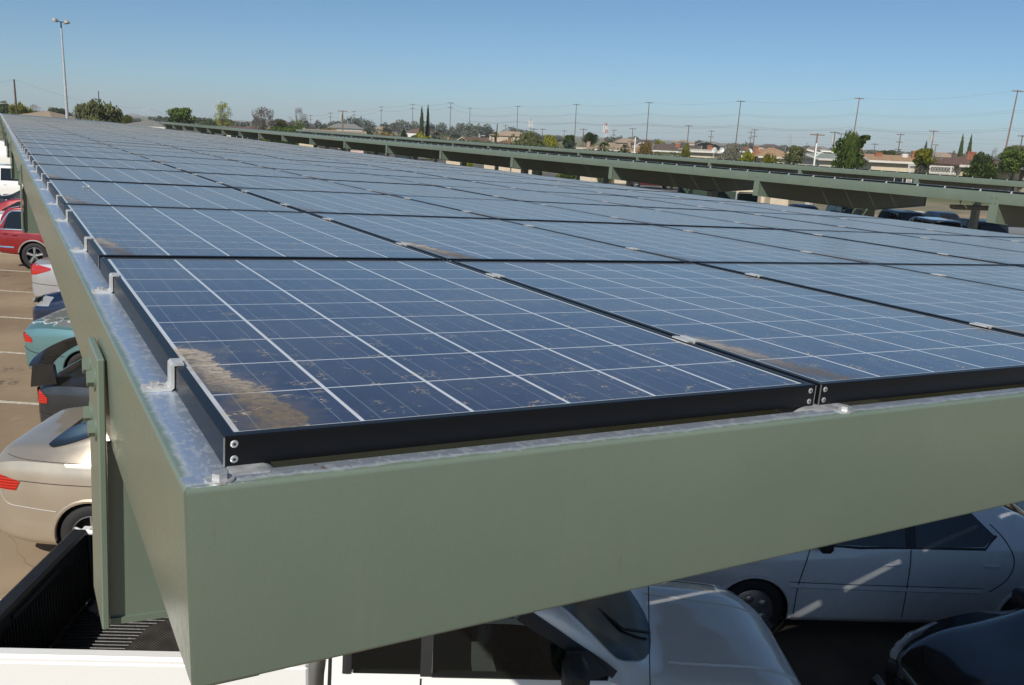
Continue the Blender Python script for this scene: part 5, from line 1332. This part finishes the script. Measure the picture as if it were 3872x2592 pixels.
def house(x0, x1, ridge, eave, D, roof, wall, label, kind='hip', depth=9., yaw=0., chim=(), wins=3, base=None, gx=None):
    """x0..x1, ridge and eave rows in photograph pixels; chim: (px, py top, width px)"""
    px = (x0 + x1) / 2; f = foot(px, D); W = (x1 - x0) * D / FPX / 2; zr = height(px, ridge, D) - f.z; ze = height(px, eave, D) - f.z
    zr = max(zr, ze + .5); right = Vector((rx.x, rx.y, 0)).normalized(); a = math.atan2(right.y, right.x) + yaw
    M = T(*f) @ RZ(a); t = thing('house', label, 'house', M, 'single storey houses across the street')
    d2 = depth / 2; ov = .5
    m = MB(); m.box((-W + ov, -d2 + ov + .003, -.3), (W - ov, d2 - ov, ze - .05))
    if kind == 'gable': 
        for s in (-1, 1): m.add([(s * (W - ov), -d2 + ov, ze - .06), (s * (W - ov), d2 - ov, ze - .06), (s * (W - ov), 0, zr - .2)], [(0, 1, 2)])
    m.build('wall', wall, t)
    m = MB(); th = .16
    hx = {'hip': max(.3, W - d2 * .95), 'gable': W, 'flat': W - .2}[kind]
    if kind == 'flat': m.box((-W, -d2, ze), (W, d2, ze + .22))
    else:
        for z in (0,):
            V = [(-W, -d2, ze), (W, -d2, ze), (W, d2, ze), (-W, d2, ze), (-hx, 0, zr), (hx, 0, zr)]
            V2 = [(x, y, z - th) for x, y, z in V]
            F = [(0, 1, 5, 4), (2, 3, 4, 5), (1, 2, 5), (3, 0, 4)]
            m.add(V, F); m.add(V2, [tuple(reversed(q)) for q in F]); m.add([V[i] for i in range(4)] + [V2[i] for i in range(4)], [(0, 1, 5, 4), (1, 2, 6, 5), (2, 3, 7, 6), (3, 0, 4, 7)])
    ro = m.build('roof', roof, t)
    m = MB(); m.box((-W - .02, -d2 - .035, ze - .24), (W + .02, -d2 - .003, ze + .02)); m.build('fascia_board', TRIM, ro)
    if kind == 'gable':
        m = MB()
        for s in (-1, 1):
            for q in (-1, 1):
                X = s * (W + .03); m.add([(X, q * d2, ze - .22), (X, q * d2, ze + .02), (X, 0, zr + .04), (X, 0, zr - .2), (X - s * .05, q * d2, ze - .22), (X - s * .05, q * d2, ze + .02), (X - s * .05, 0, zr + .04), (X - s * .05, 0, zr - .2)], [(0, 1, 2, 3), (7, 6, 5, 4), (0, 3, 7, 4), (1, 5, 6, 2)])
        m.build('barge_board', TRIM, ro)
    rngw = random.Random(int(px)); 
    for k in range(wins):
        xw = -W * .75 + (k + .5) * 1.5 * W / max(1, wins); ww = min(rngw.uniform(.7, 1.4), W * .6 / max(1, wins) + .2); hb = rngw.choice((.9, .9, .1)); ht = min(2.2, ze - .35)
        if ht < hb + .4: hb = ht - .6
        m = MB(); y = -d2 + ov
        m.box((xw - ww - .08, y - .05, hb - .08), (xw + ww + .08, y + .0, ht + .08)); fo = m.build('window', TRIM, t)
        m = MB(); m.box((xw - ww, y - .06, hb), (xw - .03, y - .045, ht)); m.box((xw + .03, y - .06, hb), (xw + ww, y - .045, ht)); m.build('pane', WIN, fo)
    for (cx_, ct, cw_) in chim:
        xx = (cx_ - px) * D / FPX; w = cw_ * D / FPX / 2; zt = height(cx_, ct, D) - f.z
        m = MB(); yc = -d2 * .35; m.box((xx - w, yc - w * .6, ze - 1.), (xx + w, yc + w * .6, zt - .15)); m.box((xx - w - .05, yc - w * .6 - .05, zt - .15), (xx + w + .05, yc + w * .6 + .05, zt)); m.build('chimney', BRICK, t)
    return t
house(76, 278, 421, 452, 125, ROOF['tan'], TANW, 'house with a tan hipped roof beyond the far end of the carport', 'hip', 12)
house(483, 665, 456, 479, 150, ROOF['grey'], WHT, 'house with a pale grey hipped roof behind the far carport end', 'hip', 10)
house(850, 1010, 480, 492, 200, ROOF['red'], WHT, 'red brown roofed house with a white gable end', 'gable', 9, .35)
house(1152, 1380, 493, 512, 150, ROOF['tan'], PINK, 'beige roofed house with a pink gable end', 'gable', 9, .3)
house(1640, 1765, 523, 538, 250, ROOF['red'], CREAM, 'brown roofed house with one chimney right of the cypresses', 'hip', 9, 0, ((1697, 518, 9),))
house(1742, 1850, 520, 541, 235, ROOF['red'], CREAM, 'brown gabled house below the single armed tall pole', 'gable', 9, .5, ((1780, 525, 9), (1852, 531, 11)))
house(1866, 1945, 534, 546, 215, ROOF['red'], WHT, 'brown roofed house with a tall chimney by the olive bush', 'hip', 9, 0, ((1927, 519, 11),))
house(2165, 2240, 541, 562, 190, ROOF['white'], WHT, 'low white flat roofed house', 'flat', 9, 0, ((2225, 535, 12),))
house(2228, 2400, 540, 566, 180, ROOF['tan'], CREAM, 'wide tan hipped roof house behind the fan palms', 'hip', 11, 0, ((2376, 533, 8),))
house(2380, 2480, 556, 576, 165, ROOF['orange'], CREAM, 'low tan roofed house behind the lamp pole', 'hip', 8, 0, ((2500, 543, 6),))
house(2476, 2655, 548, 572, 160, ROOF['brown'], WHT, 'dark brown gabled house with white eaves and a stout chimney', 'gable', 10, -.25, ((2568, 541, 18),))
house(2580, 2758, 560, 572, 140, ROOF['white'], CREAM, 'house with a flat cream patio roof and dark windows', 'flat', 6, 0, ((2680, 550, 17),), 4)
house(2760, 2870, 560, 572, 175, ROOF['brown'], WHT, 'dark roofed house behind the greyish shrub', 'hip', 9, 0, ((2816, 555, 12),))
house(2840, 2998, 559, 592, 140, ROOF['orange'], CREAM, 'orange tan roofed house with a tall brick chimney', 'hip', 10, 0, ((2851, 553, 14),))
house(3030, 3170, 580, 598, 122, ROOF['green'], WHT, 'white house with a grey green roof', 'gable', 9, .2, (), 3)
house(3034, 3078, 566, 582, 150, ROOF['red'], WHT, 'small white gable behind the grey green roof', 'gable', 7, 1.2, (), 0)
house(3085, 3132, 562, 570, 240, ROOF['white'], WHT, 'far white block building', 'flat', 8, 0, (), 0)
hs = house(3256, 3460, 586, 608, 112, ROOF['orange'], CREAM, 'long tan roofed cream house with dark patio doors', 'gable', 9, -.1, ((3311, 577, 22), (3440, 570, 18)), 5)
m = MB(); fx = (3304 - 3358) * 112 / FPX; m.box((fx - .5, -4.06, 0), (fx + .5, -3.98, 2.3)); m.build('brick_panel', BRICK, hs)
m = MB(); m.cyl(((3414 - 3358) * 112 / FPX, -1, 3.2), ((3414 - 3358) * 112 / FPX, -1, 4.6), .42, .42, 14); m.build('roof_vent', TRIM, hs, smooth=True)
house(3548, 3795, 590, 624, 104, ROOF['red'], CREAM, 'red brown roofed house with a large brick chimney at right', 'hip', 11, 0, ((3640, 573, 30),), 5)
house(3858, 3950, 600, 626, 100, ROOF['tan'], WHT, 'pale house cut by the right margin', 'hip', 8, 0, (), 1)
# white lattice fence before the right-hand house
def fence(xa, xb, y0, y1, D, label, lattice=True, m_=None):
    a, b = foot(xa, D), foot(xb, D); h = height((xa + xb) / 2, y0, D) - a.z; L = (b - a).length; d = (b - a).normalized()
    t = thing('fence', label, 'fence', Matrix(((d.x, -d.y, 0, a.x), (d.y, d.x, 0, a.y), (0, 0, 1, a.z), (0, 0, 0, 1))), 'fences')
    m = MB(); n = int(L / .14)
    for k in range(n): x = k * L / n; m.box((x, 0, .1), (x + .075, .02, h * .78))
    m.box((0, -.02, h * .76), (L, .03, h * .80)); m.box((0, -.02, h * .96), (L, .03, h)); m.box((0, -.02, .15), (L, .03, .22)); m.build('slats', m_ or TRIM, t)
    m = MB()
    for k in range(int(L / .32)): x = k * .32; m.tube([(x, 0, h * .8), (x + .32, 0, h * .96)], .02, 4); m.tube([(x + .32, .01, h * .8), (x, .01, h * .96)], .02, 4)
    m.build('lattice', m_ or TRIM, t)
    for k in range(int(L / 2.4) + 1): m = MB(); x = min(L, k * 2.4); m.box((x - .06, -.06, 0), (x + .06, .06, h + .04)); m.build('post', m_ or TRIM, t)
fence(3445, 3668, 628, 657, 100, 'white picket fence with a lattice top before the red brown house')
# white street lamps
for (px, py, D, lab) in ((2403, 520, 150, 'white street lamp with a curved arm over the low roofs'), (3088, 543, 108, 'plain white pole beside the stout two armed pole'), (1812, 506, 330, 'far white street lamp left of the small palm')):
    f = below(px, py, D); H = height(px, py, D) - f.z; t = thing('street_lamp', lab, 'street lamp', T(*f)); m = MB(); m.cyl((0, 0, 0), (0, 0, H), .13, .09, 8); m.build('pole_shaft', WHITE, t, smooth=True)
    m = MB(); r3 = Vector((rx.x, rx.y, 0)).normalized(); z = H * .82; m.tube([(0, 0, z - .6), r3 * .8 + Vector((0, 0, z)), r3 * 1.8 + Vector((0, 0, z + .05)), r3 * 2.2 + Vector((0, 0, z - .1))], [.05, .05, .09, .07], 6); m.build('lamp_arm', WHITE, t, smooth=True)
# radio mast and lattice tower
def lattice_tower(px, top, base, D, w, label, colors, arms=False):
    f = below(px, top, D); H = height(px, top, D) - f.z; t = thing('radio_mast' if not arms else 'transmission_tower', label, 'tower', T(*f))
    for q, (z0, z1, mm) in enumerate(colors):
        m = MB()
        for (sx, sy) in ((-1, -1), (1, -1), (1, 1), (-1, 1)):
            A = lambda z: Vector((sx * w * (1 - .8 * z), sy * w * (1 - .8 * z), z * H)); m.tube([A(z0), A(z1)], .09, 4)
        n = max(2, int((z1 - z0) * 10))
        for k in range(n):
            za, zb = z0 + (z1 - z0) * k / n, z0 + (z1 - z0) * (k + 1) / n
            for (s1, s2) in (((-1, -1), (1, -1)), ((1, -1), (1, 1))):
                B = lambda s, z: Vector((s[0] * w * (1 - .8 * z), s[1] * w * (1 - .8 * z), z * H)); m.tube([B(s1, za), B(s2, zb)], .06, 4); m.tube([B(s2, za), B(s1, zb)], .06, 4)
        m.build('lattice_section', mm, t)
    if arms:
        m = MB(); 
        for z in (.98, .8, .62): m.tube([right * -.2 + Vector((0, 0, H * z)), right * w * 3.2 + Vector((0, 0, H * z))], .14, 4)
        m.build('tower_arms', STEELP, t)
    else:
        m = MB()
        for z in (.62, .7, .78, .84): 
            for s in (-1, 1): m.cyl(right * s * .9 + Vector((0, -.2, H * z)), right * s * .9 + Vector((0, .3, H * z)), .6, .6, 10)
        m.build('dishes', WHITE, t)
    return t
REDP = mat('mast_red', (.50, .10, .07), .6)
lattice_tower(2292, 466, 537, 480, 1.7, 'red and white radio mast hung with dishes', [(0, .35, REDP), (.35, .55, WHITE), (.55, .72, REDP), (.72, .88, WHITE), (.88, 1, REDP)])
lattice_tower(2989, 505, 560, 480, 1.5, 'far steel transmission tower above the orange tan roof', [(0, 1, STEELP)], True)
lattice_tower(1501, 455, 500, 600, 1.0, 'far thin red and white mast left of the cypresses', [(0, .4, REDP), (.4, .7, WHITE), (.7, 1, REDP)])
lattice_tower(2008, 447, 520, 600, 1.0, 'faint thin radio mast above the olive bush', [(0, 1, STEELP)])
# roof antennas
for (px, py, D, lab) in ((550, 407, 150, 'thin rooftop television aerial at left'), (1115, 388, 190, 'tall thin aerial above the bare trees'), (1206, 450, 200, 'low rooftop aerial by the transformer pole'), (1647, 455, 300, 'faint thin aerial right of the cypresses')):
    f = below(px, py, D); H = height(px, py, D) - f.z; m = MB(); m.cyl((0, 0, 0), (0, 0, H), .05, .03, 5); r3 = Vector((rx.x, rx.y, 0)).normalized(); w = .8 if px != 1206 else 1.8
    for k in range(3): m.tube([r3 * -w + Vector((0, 0, H - .1 - k * .25 + .1)), r3 * w + Vector((0, 0, H - .1 - k * .25))], .02, 4)
    o = m.build('television_aerial', STEELP); o.matrix_world = T(*f); tag(o, lab, 'aerial')
# dishes on the patio house
for (px, py, D, lab) in ((2700, 568, 132, 'white satellite dish behind the bare shrub'), (2729, 569, 132, 'second white satellite dish above the greyish shrub'), (2834, 573, 130, 'white satellite dish left of the tall brick chimney')):
    p = at(px, py, D); m = MB(); m.lathe([(0, -.06), (.25, -.03), (.42, .05), (.43, .06), (.25, -.01), (0, -.04)], (0, 0, 0), 'y', 16); m.cyl((0, -.04, 0), (0, .1, gz(p.x) - p.z), .03, .04, 6); o = m.build('satellite_dish', WHITE, smooth=True); o.matrix_world = T(*p) @ RZ(math.atan2(-fw.x, fw.y) + .3 + pi); tag(o, lab, 'satellite dish')
# --- what shows under the carports: walls, bushes, fence, cars, block building
for i, (x0, x1, y0, y1, D, mm, lab) in enumerate((
    (1130, 1230, 542, 552, 118, CREAM, 'cream garden wall seen under the second carport, far left'), (1245, 1320, 548, 560, 118, WHT, 'white wall section seen under the second carport'),
    (1375, 1470, 562, 582, 112, WHT, 'white wall between carport columns'), (1495, 1572, 572, 592, 110, WHT, 'white house wall low between columns'),
    (1690, 1780, 592, 618, 106, CREAM, 'cream wall beside a clipped bush'), (1835, 1935, 600, 630, 104, CREAM, 'cream wall with green door'),
    (1940, 2035, 606, 648, 102, CREAM, 'cream house wall under the long beam'), (2180, 2300, 640, 676, 98, CREAM, 'cream wall beside a dark round bush'), (2335, 2440, 650, 690, 97, CREAM, 'pale wall behind the dark columns'), (2700, 2905, 698, 740, 80, CREAM, 'low cream wall behind the green mesh fence'))):
    a, b = foot(x0, D), foot(x1, D); d = (b - a).normalized(); h = max(.9, height((x0 + x1) / 2, y0 - 8, D) - a.z); m = MB(); m.box((0, 0, -.2), ((b - a).length, .25, h)); m.box((-.05, -.04, h), ((b - a).length + .05, .29, h + .08))
    o = m.build('garden_wall', mm); o.matrix_world = Matrix(((d.x, -d.y, 0, a.x), (d.y, d.x, 0, a.y), (0, 0, 1, a.z), (0, 0, 0, 1))); tag(o, lab, 'wall', 'walls across the street')
for i, (x0, x1, tp, D, l, lab) in enumerate(((1768, 1790, 600, 100, 'yellow', 'small yellow green bush at the end of a cream wall'), (2030, 2060, 628, 96, 'dark', 'dark small conifer bush under the long beam'), (2130, 2188, 640, 94, 'green', 'green bush under the second carport'), (2268, 2310, 648, 94, 'green', 'clipped round green bush against a cream wall'), (2310, 2330, 655, 95, 'yellow', 'yellow leaved shrub beside the clipped bush'), (2398, 2420, 672, 92, 'orange', 'rusty shrub beside the column base'))):
    tree(x0, x1, tp, D, 'bush', l, lab, 'bush', seed=i)
# green mesh fence with a pale top rail
MESHG = mat('green_windscreen', (.030, .055, .042), .8)
def mesh_fence(x0, x1, y0, D, label):
    a, b = foot(x0, D), foot(x1, D); d = (b - a).normalized(); L = (b - a).length; h = height((x0 + x1) / 2, y0, D) - a.z
    t = thing('mesh_fence', label, 'fence', Matrix(((d.x, -d.y, 0, a.x), (d.y, d.x, 0, a.y), (0, 0, 1, a.z), (0, 0, 0, 1))), 'fences'); m = MB(); m.box((0, 0, .05), (L, .02, h - .05)); m.build('mesh_panel', MESHG, t)
    m = MB(); m.tube([(0, .01, 0), (0, .01, h - .1), (.1, .01, h), (L - .1, .01, h), (L, .01, h - .1), (L, .01, 0)], .04, 6)
    for k in range(1, int(L / 3)): m.cyl((k * 3, .01, 0), (k * 3, .01, h), .035, .035, 6)
    m.build('rail', STEELP, t)
mesh_fence(2580, 2720, 712, 66, 'green screened fence, left run'); mesh_fence(2725, 2805, 724, 62, 'green screened fence, middle run'); mesh_fence(2810, 2892, 733, 58, 'green screened fence with a rounded pale end rail')
# cream equipment building between the rows
for (x0, x1, y0, D, lab, w) in ((2900, 2920, 730, 43, 'narrow cream pier beside the carport column', .6), (2936, 3006, 735, 42, 'cream block enclosure under the second carport', 1.6)):
    a, b = foot(x0, D), foot(x1, D); d = (b - a).normalized(); L = (b - a).length; h = height((x0 + x1) / 2, y0 - 4, D) - a.z; m = MB(); m.box((0, 0, -.1), (L * .55, w, h)); m.box((L * .55, .02, -.1), (L, w, h - .02)); m.box((-.03, -.03, h), (L + .03, w + .03, h + .06))
    o = m.build('block_enclosure', CREAM); o.matrix_world = Matrix(((d.x, -d.y, 0, a.x), (d.y, d.x, 0, a.y), (0, 0, 1, a.z), (0, 0, 0, 1))); tag(o, lab, 'enclosure')
# hanging light fixture under the second carport
p = at(3690, 785, 25); m = MB(); m.box((-.75, -.12, -.05), (.75, .12, .05), 0, None, .02); m.box((-.7, -.09, -.075), (.7, .09, -.05)); m.cyl((-.5, 0, .05), (-.5, 0, .3), .02, .02, 6); m.cyl((.5, 0, .05), (.5, 0, .3), .02, .02, 6); o = m.build('strip_light', mat('fixture_grey', (.40, .40, .38), .5)); o.matrix_world = T(*p) @ RZ(-.35); tag(o, 'long grey strip light hanging under the second carport', 'light fixture')
# person walking by the wall
p = foot(2599, 70)
t = thing('person', 'person in pale blue jeans walking behind the green fence', 'person', T(*p) @ RZ(.6))
def skin(name, J, E_, R, m, parent):
    me = bpy.data.meshes.new(name); me.from_pydata(J, E_, []); o = bpy.data.objects.new(name, me); COL.objects.link(o); md = o.modifiers.new('s', 'SKIN'); sk = me.skin_vertices[0] if me.skin_vertices else me.attributes
    if not me.skin_vertices:
        bm = bmesh.new(); bm.from_mesh(me); bm.verts.layers.skin.verify(); bm.to_mesh(me); bm.free()
    for i, r in enumerate(R): me.skin_vertices[0].data[i].radius = (r, r)
    me.skin_vertices[0].data[0].use_root = True; o.modifiers.new('u', 'SUBSURF').levels = 1; bpy.context.view_layer.update()
    ev = o.evaluated_get(bpy.context.evaluated_depsgraph_get()); m2 = bpy.data.meshes.new_from_object(ev); m2.materials.clear(); m2.materials.append(m); m2.polygons.foreach_set('use_smooth', [True] * len(m2.polygons)); o.modifiers.clear(); o.data = m2; o.parent = parent; return o
J = [(0, 0, .95), (0, .02, 1.2), (0, .02, 1.42), (0, .03, 1.52), (0, .06, 1.66), (0, .06, 1.76), (.19, .02, 1.40), (.25, -.08, 1.12), (.24, .02, .88), (-.19, .02, 1.40), (-.25, .10, 1.13), (-.24, .22, .90), (.10, 0, .90), (.11, .20, .50), (.11, .22, .08), (.11, .36, .03), (-.10, 0, .90), (-.11, -.06, .48), (-.11, -.30, .12), (-.11, -.20, .03)]
ED = [(0, 1), (1, 2), (2, 3), (3, 4), (4, 5), (2, 6), (6, 7), (7, 8), (2, 9), (9, 10), (10, 11), (0, 12), (12, 13), (13, 14), (14, 15), (0, 16), (16, 17), (17, 18), (18, 19)]
RR = [.15, .14, .15, .06, .10, .08, .06, .045, .035, .06, .045, .035, .09, .06, .045, .035, .09, .06, .045, .035]
PM = NT('person_clothes'); Z = PM.xyz(PM.coord())[2]
PM.set(col=PM.mix(PM.ramp(Z, .93, .95), (.30, .38, .48), PM.mix(PM.ramp(Z, 1.47, 1.49), (.35, .33, .30), (.42, .26, .19))), rough=.85)
skin('body', J, ED, RR, PM.m, t)
# --- vehicles under and between the far rows
G2 = 'vehicles parked between the far carports'
def veh(px, D, yawdeg, builder, label, paint, name, cat, top=None, **kw):
    p = foot(px, D); sp = builder(**kw); L = sp['L']
    car(name, label, T(*p) @ RZ(radians(yawdeg)) @ T(-L / 2, 0, 0), sp, paint, G2, cat)
DG = mat_paint('dark_green_car_paint', (.012, .036, .032), .1, .35, .3); BL = mat_paint('blue_black_car_paint', (.010, .011, .013), .0, .35, .25); BLU = mat_paint('deep_blue_car_paint', (.012, .028, .065), .1, .35, .3); MAR = mat_paint('maroon_car_paint', (.13, .016, .025), .2, .3); GRY = mat_paint('grey_car_paint', (.20, .21, .22), .3, .3)
veh(3215, 53, 62, suv, 'dark green wagon with a red roof lamp seen between columns', DG, 'parked_suv', 'car', step=.05)
veh(3425, 50.5, 62, suv, 'black sport utility vehicle beside a thick dark column', BL, 'parked_suv', 'car', step=.05)
veh(3590, 52.5, 62, sedan, 'deep blue car just behind the grey roofed car', BLU, 'parked_sedan', 'car', step=.05, H=1.54)
veh(3550, 45.5, 62, suv, 'grey roofed car just beyond the near roof edge', GRY, 'parked_suv', 'car', step=.05, H=1.62)
veh(3722, 46.8, 62, suv, 'deep blue black wagon near the right columns', BL, 'parked_suv', 'car', step=.05, H=1.62)
veh(3862, 50, 150, suv, 'grey wagon seen from its side at the right margin', GRY, 'parked_suv', 'car', step=.05, H=1.5)
veh(3060, 54, 62, sedan, 'black low car behind the cream enclosure', BL, 'parked_sedan', 'car', step=.05)
mk = suv(5.2, .95, 1.72, 1.08, 1.12, step=.05)
mk['top'] = [(0, .9), (.02, 1.08), (.1, 1.10), (2.1, 1.10), (2.16, 1.5), (2.3, 1.66), (2.5, 1.72), (3.2, 1.72), (3.45, 1.66), (3.95, 1.2), (4.1, 1.14), (4.9, 1.08), (5.15, .95), (5.2, .7)]; mk['top_glass'] = {}; mk['side_glass'] = [('window', [(2.3, 1.12), (2.4, 1.58), (3.3, 1.6), (3.75, 1.2), (3.75, 1.12)])]; mk['lamps'] = [('taillight', [(0, 1.05), (.06, 1.05), (.06, .8), (0, .8)])]
p = foot(2480, 90); car('parked_pickup', 'maroon pickup parked across the street, seen between columns', T(*p) @ RZ(math.atan2(-rx.y, -rx.x)) @ T(-2.6, 0, 0), mk, MAR, G2, 'pickup')
# concrete bollard bases of the lot lamps
for (px, py, D) in ((3085, 763, 66), (3220, 770, 63.7), (3510, 798, 60), (3626, 832, 51.8)):
    f = foot(px, D); m = MB(); m.cyl((0, 0, -.05), (0, 0, .95), .36, .36, 20); m.cyl((0, 0, .95), (0, 0, .99), .33, .30, 20); o = m.build('concrete_bollard', CONC, smooth=True); o.matrix_world = T(*f)
    tag(o, {3085: 'grey concrete bollard by the black low car', 3220: 'grey concrete bollard above the dark green wagon', 3510: 'grey concrete bollard beside the black sport utility vehicle', 3626: 'grey concrete bollard nearest the near roof, at right'}[px], 'bollard', 'concrete bollards')
# --- distant wooded town and the hazy skyline
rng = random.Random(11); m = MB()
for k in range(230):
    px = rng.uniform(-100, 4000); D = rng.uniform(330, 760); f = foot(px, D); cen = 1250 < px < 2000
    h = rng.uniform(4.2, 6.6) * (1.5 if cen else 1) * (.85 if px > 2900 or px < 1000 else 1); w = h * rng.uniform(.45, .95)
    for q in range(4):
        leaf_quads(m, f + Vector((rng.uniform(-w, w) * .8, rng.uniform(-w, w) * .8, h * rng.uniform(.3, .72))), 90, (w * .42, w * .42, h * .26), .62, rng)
o = m.build('far_woods', leafmat('leaf_far_hazed', (.105, .125, .095), (.165, .175, .135))); o['kind'] = 'stuff'; o['label'] = 'far belt of bluish trees over the roofs'  # paler leaf colour with distance haze mixed into it
FARW = [STUC('far_wall_white', (.62, .60, .56)), STUC('far_wall_tan', (.45, .36, .28))]
for k in range(26):
    px = rng.uniform(1000, 3900); D = rng.uniform(330, 620); f = foot(px, D); w = rng.uniform(4, 8); h = rng.uniform(2.6, 3.6); t = thing('far_house', 'small far house among the bluish trees', 'house', T(*f) @ RZ(rng.uniform(0, 3)), 'far houses among the trees')
    m = MB(); m.box((-w, -4, 0), (w, 4, h)); m.build('wall', FARW[k % 2], t); m = MB(); m.add([(-w - .4, -4.5, h), (w + .4, -4.5, h), (w + .4, 4.5, h), (-w - .4, 4.5, h), (-w * .5, 0, h + 1.8), (w * .5, 0, h + 1.8)], [(0, 1, 5, 4), (2, 3, 4, 5), (1, 2, 5), (3, 0, 4), (0, 3, 2, 1)]); m.build('roof', ROOF[('red', 'tan', 'grey', 'brown')[k % 4]], t)
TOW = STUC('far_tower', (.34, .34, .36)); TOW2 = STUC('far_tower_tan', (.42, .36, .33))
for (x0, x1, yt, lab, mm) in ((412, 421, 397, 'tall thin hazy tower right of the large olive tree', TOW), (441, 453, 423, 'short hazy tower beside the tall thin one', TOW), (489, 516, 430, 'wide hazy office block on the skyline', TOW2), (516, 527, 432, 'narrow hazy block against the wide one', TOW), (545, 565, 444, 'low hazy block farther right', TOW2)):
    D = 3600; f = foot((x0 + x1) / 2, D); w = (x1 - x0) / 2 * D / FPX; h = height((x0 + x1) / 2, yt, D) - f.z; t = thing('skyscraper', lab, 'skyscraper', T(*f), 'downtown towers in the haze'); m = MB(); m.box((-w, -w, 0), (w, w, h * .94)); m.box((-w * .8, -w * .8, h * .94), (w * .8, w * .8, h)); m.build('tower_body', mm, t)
    m = MB()
    for k in range(int(h / 4)): m.box((-w * .96, -w - .06, k * 4 + 1.2), (w * .96, -w - .02, k * 4 + 2.8))
    m.build('window_bands', WIN, t)
# ------------------------------------------------------------------ air
HAZE = True
if HAZE:
    m = MB(); m.box((-4720, -4720, -9), (4720, 4720, 90)); t = NT('haze_air'); t.t.nodes.remove(t.b); v = t.n('VolumePrincipled'); v.inputs['Color'].default_value = (.90, .96, 1, 1); v.inputs['Density'].default_value = .00022; v.inputs['Anisotropy'].default_value = 0
    t.t.links.new(v.outputs[0], t.out.inputs['Volume']); o = m.build('haze', t.m); o['kind'] = 'stuff'
    SC.cycles.volume_bounces = 0; SC.cycles.volume_step_rate = 1
